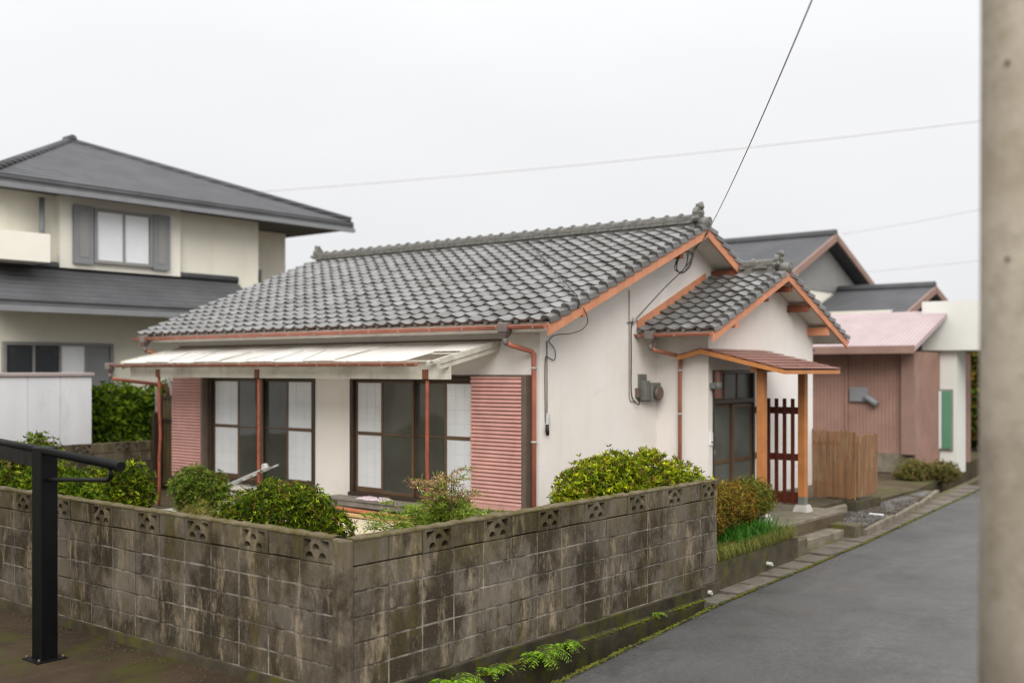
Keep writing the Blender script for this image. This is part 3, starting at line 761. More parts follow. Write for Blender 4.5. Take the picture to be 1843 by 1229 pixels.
# ridge: two staggered courses of flat tiles and a run of half-round caps with collars
cap = MB()
seg = 8
arc = lambda r, t: [(x, r * math.cos(a), r * math.sin(a) * .9) for x in t for a in ()]
V = []; F = []
stations = [(0, .088), (.035, .088), (.036, .062), (.27, .058)]
for x, r in stations:
    for i in range(seg + 1):
        a = math.pi * i / seg; V.append((x, r * math.cos(a), r * math.sin(a)))
for j in range(3):
    for i in range(seg): F.append((j * (seg + 1) + i, j * (seg + 1) + i + 1, (j + 1) * (seg + 1) + i + 1, (j + 1) * (seg + 1) + i))
cap.add(V, F, True); cap.add(V[:seg + 1], [tuple(range(seg + 1))]); cap.add(V[-seg - 1:], [tuple(range(seg + 1))])
cap_me = cap.mesh('ridge_cap', 'ridge')
noshi_me = MB().cbox(0, .256, -.5, .5, 0, .041, .004).mesh('ridge_course_tile', 'ridge')
def ridge(x0, x1, y, z0, wide, ncrs=2, flipcap=True):
    nn = int((x1 - x0) / .268); st = (x1 - x0) / nn
    for k in range(ncrs):
        for i in range(nn):
            off = .5 * st if k % 2 else 0
            xx = x0 + i * st + off
            if xx + .2 > x1 + .05: continue
            inst('ridge_course_tile', noshi_me, Matrix.Translation((xx, y + rt_.uniform(-.004, .004), z0 + k * .05)) @ Matrix.Rotation(R(rt_.uniform(-.6, .6)), 4, 'Y') @ Matrix.Diagonal((1, wide - .035 * k, 1, 1)), house)
    zc = z0 + ncrs * .05 - .004
    for i in range(nn):
        inst('ridge_cap', cap_me, Matrix.Translation((x0 + (i + 1) * st, y, zc)) @ Matrix.Rotation(math.pi, 4, 'Z') @ Matrix.Diagonal((st / .268, 1, 1, 1)), house)
    mb = MB(); mb.box(x0 + .01, x1 - .01, y - wide * .36, y + wide * .36, z0 - .12, z0 + ncrs * .05 - .01)
    mb.build('ridge_bedding', 'ridge', house)
ridge(-11.66, -2.42, AY, AZ + .068, .25)
ridge(-2.35, -1.55, WAY, WAZ + .065, .24)
def onigawara(x, y, z, sgn, sc=1.0):
    """ridge-end ornament: stepped base, round boss with a curled top and side scrolls"""
    b = MB()
    prof = [(-.15, 0), (-.16, .05), (-.11, .09), (-.125, .15), (-.085, .215), (-.035, .25), (.035, .25), (.085, .215), (.125, .15), (.11, .09), (.16, .05), (.15, 0)]
    b.prism([(y + u * sc, z + v * sc) for u, v in prof], 'x', x - .045 * sc, x + .045 * sc)
    o = b.build('ridge_end_ornament', 'ridge', house)
    k = MB(); k.tube([(x - .02 * sgn, y, z + .25 * sc), (x + .05 * sgn, y, z + .27 * sc), (x + .075 * sgn, y, z + .21 * sc)], [.05 * sc, .06 * sc, .035 * sc], 10)
    for a in range(8):
        t = 2 * math.pi * a / 8
        k.tube([(x + .03 * sgn, y + .055 * sc * math.cos(t), z + .15 * sc + .055 * sc * math.sin(t)), (x + .06 * sgn, y + .055 * sc * math.cos(t), z + .15 * sc + .055 * sc * math.sin(t))], .02 * sc, 6)
    k.tube([(x + .02 * sgn, y, z + .15 * sc), (x + .085 * sgn, y, z + .15 * sc)], [.045 * sc, .03 * sc], 10)
    for sd2 in (-1, 1): k.tube([(x, y + sd2 * .13 * sc, z + .02), (x + .06 * sgn, y + sd2 * .15 * sc, z + .05 * sc), (x + .05 * sgn, y + sd2 * .12 * sc, z + .085 * sc)], [.03 * sc, .034 * sc, .02 * sc], 8)
    k.build('boss', 'ridge', o)
onigawara(-2.40, AY, AZ + .09, 1); onigawara(-11.68, AY, AZ + .09, -1, .95); onigawara(-1.54, WAY, WAZ + .08, 1, .85)
# round nose tiles at the apexes
for x, y, z in ((VX - .0, AY, AZ + .055), (WVX - .0, WAY, WAZ + .05)):
    k = MB(); k.tube([(x - .22, y, z + .03), (x + .03, y, z + .015)], [.075, .085], 12); k.tube([(x + .03, y, z + .015), (x + .045, y, z + .015)], [.05, .045], 12); k.build('apex_tile', 'ridge', house)

# ---- gutters and downpipes (parts of the house)
def gutter(parent, x0, x1, y, z, r=.05, mat='terracotta', gap=.62):
    V = []; F = []; n_ = 10
    o = MB()
    rows = []
    for x in (x0, x1):
        for rr in (r, r - .006):
            for i in range(n_ + 1):
                a = math.pi + math.pi * i / n_
                V.append((x, y + rr * math.cos(a), z + rr * math.sin(a)))
    m_ = n_ + 1
    for k in (0, 1):
        for i in range(n_): F.append((k * m_ + i, k * m_ + i + 1, 2 * m_ + k * m_ + i + 1, 2 * m_ + k * m_ + i))
    o.add(V, F, True)
    for e in (0, 1):
        o.add([V[e * 2 * m_ + i] for i in range(m_)], [tuple(range(m_))])
    for e in (0, n_):   # rolled lips
        a = math.pi + math.pi * e / n_
        o.tube([(x0, y + r * math.cos(a), z), (x1, y + r * math.cos(a), z)], .007, 6)
    g = o.build('gutter', mat, parent)
    hk = MB(); k = x0 + .2
    while k < x1:
        hk.bar((k, y - r - .003, z + .01), (k, y - r * .75 - .003, z - r * .72), .012, .004, (0, 1, 0)); hk.bar((k, y - r * .75 - .003, z - r * .72), (k, y + .03, z - r - .004), .012, .004)
        hk.bar((k, y + .03, z - r - .004), (k, y + .14, z + .03), .012, .004); k += gap
    hk.build('bracket', 'lightgrey', g)
    return g
gutter(house, VXL - .07, VX - .02, EY - .09, EZ - .045)
gutter(house, GX - .12, WVX - .02, WEY - .08, WEZ - .04, .045)
gutter(house, GX + .1, WVX - .01, WBY + .07, WAZ - WPB * (WBY - WAY) - .04, .045)
def hopper(parent, x, y, z, s_=1.0):
    h = MB()
    h.cbox(x - .075 * s_, x + .075 * s_, y - .075 * s_, y + .06 * s_, z - .06 * s_, z + .07 * s_, .008)
    V = [(x - .075 * s_, y - .075 * s_, z - .06 * s_), (x + .075 * s_, y - .075 * s_, z - .06 * s_), (x + .075 * s_, y + .06 * s_, z - .06 * s_), (x - .075 * s_, y + .06 * s_, z - .06 * s_)]
    W = [(x - .035 * s_, y - .035 * s_, z - .13 * s_), (x + .035 * s_, y - .035 * s_, z - .13 * s_), (x + .035 * s_, y + .03 * s_, z - .13 * s_), (x - .035 * s_, y + .03 * s_, z - .13 * s_)]
    h.add(V + W, [(0, 1, 5, 4), (1, 2, 6, 5), (2, 3, 7, 6), (3, 0, 4, 7)])
    h.tube([(x, y, z - .12 * s_), (x, y, z - .19 * s_), (x + .02, y + .02, z - .22 * s_)], .034 * s_, 10)
    return h.build('rain_hopper', 'hopper', parent)
def downpipe(parent, pts, r=.03, mat='pipe_brown', clips=()):
    p = MB().tube(pts, r, 10).build('downpipe', mat, parent)
    for (x, y, z) in clips:
        MB().tube([(x, y, z - .012), (x, y, z + .012)], r + .006, 10).build('clip', 'lightgrey', p)
    return p
hopper(house, -2.92, EY - .09, EZ - .07)
downpipe(house, [(-2.91, EY - .06, EZ - .27), (-2.88, EY - .02, EZ - .30), (-2.76, FY - .075, EZ - .38), (-2.735, FY - .055, EZ - .42), (-2.735, FY - .055, .40)], .034, 'terracotta', [(-2.735, FY - .055, 2.75), (-2.735, FY - .055, 1.75)])
hopper(house, -11.55, EY - .09, EZ - .07)
downpipe(house, [(-11.54, EY - .06, EZ - .27), (-11.5, EY - .02, EZ - .3), (-11.27, FY - .05, EZ - .42), (-11.25, FY, EZ - .5), (-11.25, FY + .02, .4)], .034)
hopper(house, -2.40, WEY - .09, WEZ - .06, .95)
downpipe(house, [(-2.39, WEY - .06, WEZ - .25), (-2.36, WEY - .02, WEZ - .28), (-2.24, WF - .07, WEZ - .36), (-2.22, WF - .055, WEZ - .40), (-2.22, WF - .055, .42)], .032, 'pipe_brown', [(-2.22, WF - .055, 2.72), (-2.22, WF - .055, 2.05), (-2.22, WF - .055, 1.3)])

# ---- windows: frame, four sliding sashes
slat_me = None
def sliding_window(a, b, z0, z1, layout):
    w_ = empty_part('window', house)
    t = .06
    fr = MB()
    fr.cbox(a - .01, a + t, FY - .03, FY + .09, z0 - .0, z1, .004); fr.cbox(b - t, b + .01, FY - .03, FY + .09, z0, z1, .004)
    fr.cbox(a + t + .001, b - t - .001, FY - .03, FY + .09, z1 - .055, z1 + .002, .004); fr.cbox(a - .02, b + .02, FY - .06, FY + .09, z0 - .04, z0 + .018, .004)
    fr.build('frame', 'bronze', w_)
    for (x0, x1, kind, dep) in layout:
        y = FY + dep; st = .045; mid = lerp(z0, z1, .515)
        s_ = MB(); zb, zt = z0 + .02, z1 - .056
        m_ = 'bronze2' if kind == 'white' else 'bronze2'
        s_.cbox(x0, x0 + st, y, y + .026, zb, zt, .003); s_.cbox(x1 - st, x1, y, y + .026, zb, zt, .003)
        s_.cbox(x0 + st + .0005, x1 - st - .0005, y, y + .026, zb, zb + (.085 if kind == 'white' else .05), .003); s_.cbox(x0 + st + .0005, x1 - st - .0005, y, y + .026, zt - .04, zt, .003)
        hmid = .055 if kind == 'white' else .025
        s_.cbox(x0 + st + .0005, x1 - st - .0005, y + .001, y + .027, mid - hmid / 2, mid + hmid / 2, .003)
        s_.build('sash', m_, w_)
        for p0, p1 in ((zb + .03, mid - .01), (mid + .01, zt - .02)):
            pn = MB().box(x0 + st - .01, x1 - st + .01, y + .010, y + .017, p0, p1)
            pn.build('pane', 'frost' if kind == 'white' else 'glass', w_)
            if kind == 'white':
                k = MB(); nx = 3
                for i in range(1, nx): xx = lerp(x0 + st, x1 - st, i / nx); k.box(xx - .004, xx + .004, y + .0075, y + .0105, p0 + .01, p1 - .01)
                for i in range(1, 4): zz = lerp(p0, p1, i / 4); k.box(x0 + st, x1 - st, y + .0070, y + .0100, zz - .004, zz + .004)
                k.build('shoji_grid', 'kumiko', w_)
    return w_
def empty_part(name, parent):
    """a part that has sub-parts: its own small sill piece is its mesh"""
    return parent_part[name].pop(0)
parent_part = {'window': []}
for (a, b) in (W1, W2):
    m_ = MB(); m_.cbox(a - .03, b + .03, FY - .075, FY - .005, WZ1 + .004, WZ1 + .035, .004)
    parent_part['window'].append(m_.build('window', 'bronze', house))
sliding_window(*W1, WZ0, WZ1, [(-10.10, -9.32, 'white', .03), (-9.36, -8.66, 'dark', .0), (-8.76, -8.02, 'dark', .06), (-8.06, -7.37, 'white', .03)])
sliding_window(*W2, WZ0, WZ1, [(-6.36, -5.68, 'white', .03), (-5.76, -5.06, 'dark', .0), (-5.12, -4.44, 'dark', .06), (-4.46, -3.86, 'white', .03)])

# ---- shutter boxes with louvre slats
def shutter_box(x0, x1, right):
    b = MB(); y0 = FY - .15
    b.box(x0 + .012, x1 - .012, y0 + .0295, FY - .003, .79, 2.63)
    o = b.build('shutter_box', 'bronze2', house)
    e = MB()
    if right: e.cbox(x1 - .075, x1, y0 - .005, FY - .004, .75, 2.66, .005)
    else: e.cbox(x1 - .03, x1 + .015, y0 - .003, FY - .004, .77, 2.65, .005)
    e.cbox(x0, x1 - .076 if right else x1 - .031, y0 - .004, FY - .005, 2.632, 2.66, .004); e.cbox(x0, x1 - .076 if right else x1 - .031, y0 - .004, FY - .005, .755, .788, .004)
    e.build('box_frame', 'frame_grey', o)
    xa, xb = x0 + .004, (x1 - .078 if right else x1 - .032)
    n_ = 32; pitch = (2.60 - .87) / n_
    k = MB(); wd = xb - xa
    k.add([(0, -.006, 0), (wd, -.006, 0), (wd, -.006, .010), (0, -.006, .010), (0, .020, pitch * .80), (wd, .020, pitch * .80), (0, .028, 0), (wd, .028, 0), (0, .0285, pitch), (wd, .0285, pitch)],
          [(0, 1, 2, 3), (3, 2, 5, 4), (1, 0, 6, 7), (4, 5, 9, 8), (0, 3, 4, 6), (4, 8, 6), (2, 1, 7, 5), (5, 7, 9)])
    me_ = k.mesh('slat', 'slat')
    for i in range(n_):
        inst('slat', me_, Matrix.Translation((xa, y0, .872 + i * pitch)) @ Matrix.Rotation(R(random.uniform(-.15, .15)), 4, 'Y'), o)
    MB().cbox(xa, xb, y0, y0 + .03, .789, .868, .004).build('bottom_board', 'slat', o)
    MB().cbox(xa, xb, y0 + .002, y0 + .03, 2.602, 2.631, .004).build('top_board', 'slat', o)
    return o
shutter_box(-3.80, -2.80, True); shutter_box(-11.14, -10.20, False)

# ---- entrance door
dr = MB(); dr.cbox(WX - .115, WX + .012, DY0, DY0 + .05, DZ0, DZ1, .004); dr.cbox(WX - .115, WX + .012, DY1 - .05, DY1, DZ0, DZ1, .004)
dr.cbox(WX - .115, WX + .010, DY0 + .051, DY1 - .051, DZ1 - .05, DZ1, .004); dr.cbox(WX - .115, WX + .02, DY0 + .051, DY1 - .051, DZ0 - .02, DZ0 + .04, .004)
dr.cbox(WX - .10, WX + .008, DY0 + .051, DY1 - .051, 2.20, 2.27, .004)
door = dr.build('entrance_door', 'bronze', house)
for i in range(3):
    a = DY0 + .05 + i * (DY1 - DY0 - .1) / 3; b = a + (DY1 - DY0 - .1) / 3
    f = MB(); f.cbox(WX - .08, WX - .05, a + .001, a + .03, 2.275, DZ1 - .052, .002); f.cbox(WX - .08, WX - .05, b - .03, b - .001, 2.275, DZ1 - .052, .002); f.build('transom_bar', 'bronze2', door)
    MB().box(WX - .07, WX - .062, a + .02, b - .02, 2.272, DZ1 - .051).build('transom_pane', 'dglass', door)
for i, (a, b, dx) in enumerate(((DY0 + .05, DY0 + .72, -.055), (DY0 + .68, DY1 - .05, -.02))):
    x = WX + dx
    f = MB()
    f.cbox(x - .03, x, a, a + .055, .60, 2.19, .003); f.cbox(x - .03, x, b - .055, b, .60, 2.19, .003)
    f.cbox(x - .03, x, a + .056, b - .056, .60, .68, .003); f.cbox(x - .03, x, a + .056, b - .056, 2.13, 2.19, .003); f.cbox(x - .03, x, a + .056, b - .056, 1.27, 1.34, .003)
    f.build('door_leaf', 'bronze2', door)
    for p0, p1 in ((.66, 1.28), (1.33, 2.15)): MB().box(x - .019, x - .011, a + .05, b - .05, p0, p1).build('door_pane', 'dglass', door)
MB().box(WX - .0543, WX - .05, DY0 + .13, DY0 + .17, 1.43, 1.50).build('door_pull', 'white', door)
MB().box(WX + .0, WX + .006, DY1 - .16, DY1 - .02, 2.205, 2.245).build('name_slip', 'lightgrey', door)

# wall lamp and intercom by the door
lamp = empty('wall_lamp', (WX, 8.91, 2.48), 'brown cylinder wall lamp on a grey bracket beside the entrance door', 'lamp')
MB().cbox(WX - .002, WX + .09, 8.855, 8.985, 2.44, 2.53, .005).build('bracket', 'grey', lamp)
MB().tube([(WX + .11, 8.94, 2.29), (WX + .11, 8.94, 2.30), (WX + .11, 8.94, 2.70), (WX + .11, 8.94, 2.71)], [.05, .058, .058, .05], 16).build('shade', 'lampbrown', lamp)
MB().tube([(WX + .11, 8.94, 2.43), (WX + .11, 8.94, 2.54)], .0615, 16).build('band', 'grey', lamp)
ic = empty('intercom', (WX, 8.885, 1.6), 'small white intercom on the plaster beside the entrance door', 'intercom')
MB().cbox(WX - .001, WX + .028, 8.855, 8.93, 1.58, 1.78, .005).build('case', 'white', ic)
MB().tube([(WX + .027, 8.893, 1.63), (WX + .032, 8.893, 1.63)], .016, 10).build('button', 'cable', ic)

# ================================================================== AWNING over the windows
aw = empty('awning', (-7.2, 5.3, .42), 'white corrugated sheet lean-to awning over the garden windows, torn at its right corner', 'awning')
AYF, AZF, AYB, AZB = 4.66, 2.845, 5.845, 3.10
sl = (AZB - AZF) / (AYB - AYF)
def sheet(x0, x1, ya, yb, lift):
    mb = MB(); pitch = .032; n_ = max(8, int((x1 - x0) / pitch * 4)); V = []; F = []
    rowsy = [ya, lerp(ya, yb, .5), yb]
    for y in rowsy:
        zz = AZF + (y - AYF) * sl + lift
        for i in range(n_ + 1):
            x = lerp(x0, x1, i / n_); V.append((x, y, zz + .007 * math.sin(2 * math.pi * (x - x0) / pitch) + (random.uniform(-.004, .004) if y == ya else 0)))
    for j in range(2):
        for i in range(n_): F.append((j * (n_ + 1) + i, j * (n_ + 1) + i + 1, (j + 1) * (n_ + 1) + i + 1, (j + 1) * (n_ + 1) + i))
    mb.add(V, F, True); return mb.build('roof_sheet', 'sheet', aw)
xs_ = -11.0
for i in range(10):
    x1 = xs_ + .74
    ya = AYF - .03
    if i == 9: ya = AYF + .55; x1 = -3.37
    elif i == 8: x1 = -4.05
    sheet(xs_, x1, ya + random.uniform(-.01, .01), AYB - .01, .012 + .012 * (i % 2))
    MB().bar((x1 - .02, ya + .02, AZF + (ya + .02 - AYF) * sl + .034), (x1 - .02, lerp(ya, AYB, random.uniform(.35, .9)), AZF + (lerp(ya, AYB, .6) - AYF) * sl + .03), .012, .006).build('seam_shadow_strip', 'greywood', aw) if i < 8 else None  # added dark strip: draws the overlap's shadow line and brownish dirt
    xs_ = x1 - .05
MB().box(-11.05, -3.34, AYB - .045, AYB - .002, AZB + .03, AZB + .055).build('wall_flashing', 'bronze2', aw)
MB().bar((-11.05, 4.83, 2.70), (-3.38, 4.83, 2.70), .045, .20).build('front_beam', 'oldwhite', aw)
for x in (-11.02, -3.41):
    MB().bar((x, AYF - .02, AZF - .055), (x, AYB - .01, AZB - .055), .055, .11).build('end_rafter', 'oldwhite', aw)
    MB().bar((x + (.035 if x > -5 else -.035), AYF - .03, AZF - .005), (x + (.035 if x > -5 else -.035), AYB - .01, AZB + .0), .014, .075).build('edge_trim', 'oldwhite', aw)
for i in range(9):
    x = -10.2 + i * .82
    MB().bar((x, AYF, AZF - .04), (x, AYB - .01, AZB - .04), .035, .05).build('rafter', 'oldwhite', aw)
for y in (AYF + .06, AYF + .55, AYF + 1.02):
    MB().bar((-10.99, y, AZF + (y - AYF) * sl - .011), (-3.45, y, AZF + (y - AYF) * sl - .011), .04, .02).build('batten', 'oldwhite', aw)
g = gutter(aw, -11.35, -3.78, AYF - .06, AZF - .03, .042, 'pipe_brown', .45)
hopper(aw, -11.36, AYF - .06, AZF - .06, .9)
downpipe(aw, [(-11.35, AYF - .03, AZF - .26), (-11.33, AYF + .02, AZF - .285), (-11.24, FY - .25, AZF - .40), (-11.2, FY - .19, AZF - .46), (-11.2, FY - .19, AZF - .58)], .032)
pr = random.Random(4)
for i, (x, lbl) in enumerate(((-10.16, None), (-7.43, None), (-3.80, None))):
    zs = [.40, .8, 1.2, 1.6, 2.0, 2.4, 2.60]; wob = .012 if i == 0 else .003
    pts = [(x + pr.uniform(-wob, wob), 4.83 + pr.uniform(-wob, wob), q) for q in zs]
    p = MB().tube(pts, .026, 8).build('post', 'rust', aw)
    MB().cbox(x - .045, x + .045, 4.775, 4.82, 2.60, 2.735, .004).build('bracket', 'rust_dark', p)

# ================================================================== WOODEN VERANDA BENCH under the right window
en = empty('veranda_bench', (-5, 5.6, .42), 'weathered grey wooden veranda bench below the right garden window', 'bench')
for i in range(4):
    y0 = 5.42 + i * .088
    MB().cbox(-6.62 + random.uniform(-.02, .02), -3.2, y0, y0 + .083, .735, .765, .004).build('plank', 'greywood', en)
MB().cbox(-6.55, -3.25, 5.44, 5.48, .65, .732, .004).build('rail', 'greywood', en)
for x in (-6.4, -5.25, -4.3, -3.4): MB().cbox(x - .04, x + .04, 5.445, 5.5, .385, .65, .004).build('leg', 'greywood', en)
cm = MB(); rr = random.Random(9); nxc, nyc = 16, 8
for j in range(nyc + 1):
    for i in range(nxc + 1):
        ed = 1.0 if 0 < i < nxc and 0 < j < nyc else .15
        cm.v.append((-5.9 + i * .038 + rr.uniform(-.012, .012), 5.45 + j * .03 + .03 * math.sin(i * .7) + rr.uniform(-.01, .01), .771 + ed * (.012 + .018 * abs(math.sin(i * 1.3 + j * .8)) + rr.uniform(0, .01))))
for j in range(nyc):
    for i in range(nxc): a = j * (nxc + 1) + i; cm.f.append((a, a + 1, a + nxc + 2, a + nxc + 1)); cm.sm.append(True)
cm.build('cloth', 'cloth', label='crumpled pale pink cloth lying on the veranda bench', cat='cloth')

# lumber, plywood sheet and rod lying in the garden
MB().cbox(-5.75, -4.05, 3.55, 4.75, .60, .618, .003).build('plywood_sheet', 'plywood', label='pale plywood sheet lying flat behind the wall corner', cat='board')
MB().box(-5.6, -4.2, 3.7, 4.6, .385, .5995).build('plywood_stack', 'lumber', label='stack of boards under the pale plywood sheet', cat='boards')
for i, (a, b, m_, z_, lb) in enumerate((((-6.3, 4.86), (-3.9, 4.82), 'lumber', .655, 'yellow pine plank lying behind the plywood sheet'), ((-6.4, 5.0), (-4.0, 4.94), 'redlumber', .70, 'red brown plank lying in front of the veranda bench'), ((-6.2, 4.93), (-4.6, 4.91), 'lumber', .60, 'short pine plank under the red brown plank'))):
    MB().bar((a[0], a[1], z_), (b[0], b[1], z_ - .02), .09, .035).build('plank', m_, label=lb, cat='plank')
sh = empty('trestle', (-5.2, 4.95, .42), 'low wooden trestle carrying the spare planks', 'trestle')
for x in (-6.0, -4.3): MB().box(x - .04, x + .04, 4.8, 5.1, .385, .575).build('leg', 'lumber', sh)
MB().tube([(-6.42, 5.10, .9), (-6.40, 5.08, .92), (-6.36, 5.02, .86), (-6.25, 4.6, .4)], .008, 6).build('garden_rod', 'cable', label='thin black rod leaning by the left end of the veranda bench', cat='rod')

# ================================================================== ENTRANCE CANOPY
cp = empty('entrance_canopy', (-1.1, 9.7, .5), 'red brown metal canopy on two orange posts over the entrance door', 'canopy')
RX, RZ, XE, ZE, CY0, CY1 = -1.75, 3.05, -.42, 2.74, 8.58, 10.60
nc = 7
for i in range(nc):
    t0, t1 = i / nc, (i + 1) / nc
    xa, xb = lerp(RX, XE, t0), lerp(RX, XE, t1) + .012; za, zb = lerp(RZ, ZE, t0), lerp(RZ, ZE, t1) - .003
    d = 0.018
    mb = MB(); mb.prism([(xa, za + .0), (xb, zb + d), (xb, zb + d - .012), (xa, za - .012)], 'y', CY0, CY1)
    mb.build('roof_course', 'redmetal', cp)
mb = MB(); mb.prism([(-2.16, 2.955), (RX - .001, RZ + .008), (RX - .001, RZ - .012), (-2.16, 2.94)], 'y', CY0, WF - .004); mb.build('roof_course', 'redmetal', cp)
mb = MB(); mb.prism([(RX, RZ - .014), (XE - .01, ZE - .014), (XE - .01, ZE - .055), (RX, RZ - .055)], 'y', CY0 + .045, CY1 - .02); mb.build('canopy_boarding', 'darkred', cp)
mb = MB(); mb.prism([(-2.17, 2.935), (RX, RZ - .014), (XE, ZE - .014), (XE, ZE - .075), (RX, RZ - .085), (-2.17, 2.87)], 'y', CY0 + .008, CY0 + .044); mb.build('gable_fascia', 'fasciawood', cp)
mb = MB(); mb.prism([(WX + .01, RZ - .014), (XE, ZE - .014), (XE, ZE - .075), (WX + .01, RZ - .085)], 'y', CY1 - .044, CY1 - .008); mb.build('gable_fascia', 'fasciawood', cp)
MB().box(XE - .03, XE + .004, CY0 + .0445, CY1 - .0445, ZE - .075, ZE - .02).build('eave_fascia', 'fasciawood', cp)
MB().cbox(-1.0, -.90, CY0 + .12, CY1 - .06, 2.695, 2.79, .005).build('beam', 'orangewood', cp)
for x, y in ((-.95, 8.97), (-.95, 10.40)):
    MB().cbox(x - .06, x + .06, y - .06, y + .06, .72, 2.694, .008).build('post', 'orangewood', cp)
    MB().cbox(x - .058, x + .058, y - .058, y + .058, .60, .7195, .004).build('post_shoe', 'grey', cp)
    b = MB(); b.add([(x - .12, y - .12, .492), (x + .12, y - .12, .492), (x + .12, y + .12, .492), (x - .12, y + .12, .492), (x - .085, y - .085, .60), (x + .085, y - .085, .60), (x + .085, y + .085, .60), (x - .085, y + .085, .60)],
                   [(3, 2, 1, 0), (4, 5, 6, 7), (0, 1, 5, 4), (1, 2, 6, 5), (2, 3, 7, 6), (3, 0, 4, 7)]); b.build('footing_stone', 'conc_light', cp)
# lattice screen between the far post and the wall
lt = empty('lattice_screen', (-1.35, 10.40, .6), 'dark red brown slatted screen between the canopy post and the wall', 'screen')
for z in (2.08, 1.34, .70):
    MB().cbox(-1.755, -1.012, 10.385, 10.41, z - (.055 if z > 1 else .09), z + (.055 if z > 1 else .09), .003).build('rail', 'darkred', lt)
for i in range(5):
    x = -1.66 + i * .138
    MB().cbox(x - .03, x + .03, 10.36, 10.3845, .60, 2.27, .003).build('slat', 'darkred', lt)

# ================================================================== METER, CABLES on the gable wall
mt = empty('electric_meter', (GX, 8.5, 2.2), 'grey electric meter box on the gable wall', 'meter')
MB().cbox(GX - .002, GX + .03, 8.28, 8.50, 2.24, 2.66, .004).build('backboard', 'grey', mt)
MB().cbox(GX + .03, GX + .13, 8.30, 8.44, 2.26, 2.56, .008).build('breaker_case', 'grey', mt)
MB().cbox(GX + .03, GX + .15, 8.455, 8.72, 2.24, 2.53, .012).build('meter_case', 'grey', mt)
MB().tube([(GX + .15, 8.60, 2.37), (GX + .2, 8.60, 2.37), (GX + .215, 8.60, 2.37)], [.11, .11, .09], 18).build('dial_cover', 'frame_grey', mt)
MB().cbox(GX + .028, GX + .09, 8.722, 8.79, 2.27, 2.49, .008).build('side_case', 'grey', mt)
MB().cbox(GX + .0, GX + .06, 8.20, 8.275, 2.30, 2.45, .006).build('junction_box', 'frame_grey', mt)
xw = GX + .012
def cable(name, pts, r, label, cat='cable', mat='cable'):
    return MB().tube(pts, r, 6).build(name, mat, label=label, cat=cat)
def smooth(pts, k=6):
    P_ = [Vector(p) for p in pts]; out_ = []
    for i in range(len(P_) - 1):
        p0 = P_[max(0, i - 1)]; p1 = P_[i]; p2 = P_[i + 1]; p3 = P_[min(len(P_) - 1, i + 2)]
        for j in range(k):
            t = j / k
            out_.append(.5 * ((2 * p1) + (p2 - p0) * t + (2 * p0 - 5 * p1 + 4 * p2 - p3) * t * t + (3 * p1 - p0 - 3 * p2 + p3) * t ** 3))
    out_.append(P_[-1]); return out_
cable('wall_conduit', [(xw, 8.03, 3.93), (xw, 8.03, 2.33), (xw, 8.06, 2.25), (xw, 8.2, 2.24)], .006, 'thin grey conduit running straight down the gable wall to the meter', 'conduit', 'frame_grey')
cable('meter_cable', smooth([(xw + .01, 8.14, 3.46), (xw, 8.09, 3.36), (xw, 8.085, 2.9), (xw, 8.09, 2.38), (xw + .03, 8.15, 2.24), (xw + .05, 8.23, 2.20), (xw + .03, 8.26, 2.3)]), .009, 'black supply cable hanging down the gable wall beside the conduit')
cable('drop_cable', smooth([(xw + .01, 8.14, 3.46), (xw + .2, 8.7, 3.98), (VX - .06, 9.1, 4.36), (VX - .04, 9.4, 4.7), (VX + .02, 9.62, 4.94)]), .008, 'black cable slanting across the gable from the wall bracket to the apex')
rcb = random.Random(2)
lp = []
for i in range(40):
    t = i / 39 * 2 * math.pi * 3.1
    lp.append((VX - .13 + .04 * math.sin(t * .7), 9.05 + .22 * math.cos(t) + .02 * i / 8, 4.42 + .15 * math.sin(t) + .10 * math.cos(t) + rcb.uniform(-.015, .015)))
cable('cable_coil', smooth(lp + [(VX + .0, 9.5, 4.8), (VX + .02, 9.62, 4.93)], 3), .008, 'tangled coil of black cable hanging under the main gable peak')
cb = empty('cable_bracket', (xw, 8.12, 3.44), 'small metal cable bracket on the gable wall above the meter', 'bracket')
MB().tube([(GX, 7.98, 3.43), (xw + .03, 8.2, 3.47)], .012, 6).build('rod', 'grey', cb)
MB().tube([(xw + .03, 8.12, 3.43), (xw + .03, 8.12, 3.52)], .022, 8).build('insulator', 'lightgrey', cb)
# aerial lead on the left of the gable
cable('aerial_lead', smooth([(VX + .02, 6.2, 3.56), (VX + .02, 6.3, 3.4), (VX - .05, 6.28, 3.28), (VX - .2, 6.2, 3.22), (xw + .05, 6.1, 3.2), (xw + .02, 6.0, 3.12)]), .006, 'black aerial lead sagging from the verge board to the wall bracket')
cable('aerial_wire', [(-2.19, 6.07, EZ + .57 * PF - .03), (-2.25, 6.12, EZ + .62 * PF + .13)] + [(lerp(-2.4, -5.75, t), lerp(6.27, 9.45, t), EZ + (lerp(6.27, 9.45, t) - EY) * PF + .115) for t in (0, .2, .4, .6, .8, 1)], .008, 'thin black wire running up over the tiled roof to the ridge')
cable('wall_lead', smooth([(xw, 6.02, 3.12), (xw + .02, 6.14, 3.0), (xw + .02, 6.13, 2.86), (xw, 6.0, 2.9), (xw, 5.95, 2.85), (xw, 5.945, 2.4), (xw, 5.955, 2.0)]), .006, 'looping black lead down the left side of the gable wall')
cable('wall_pipe', [(xw, 5.99, 3.12), (xw, 5.99, 2.02)], .007, 'straight thin grey pipe at the left edge of the gable wall', 'pipe', 'frame_grey')
jb = empty('terminal_box', (GX, 5.97, 1.8), 'small cream terminal box at the foot of the wall lead', 'box')
MB().cbox(GX - .001, GX + .05, 5.955, 6.02, 1.98, 2.13, .005).build('case', 'lightgrey', jb)
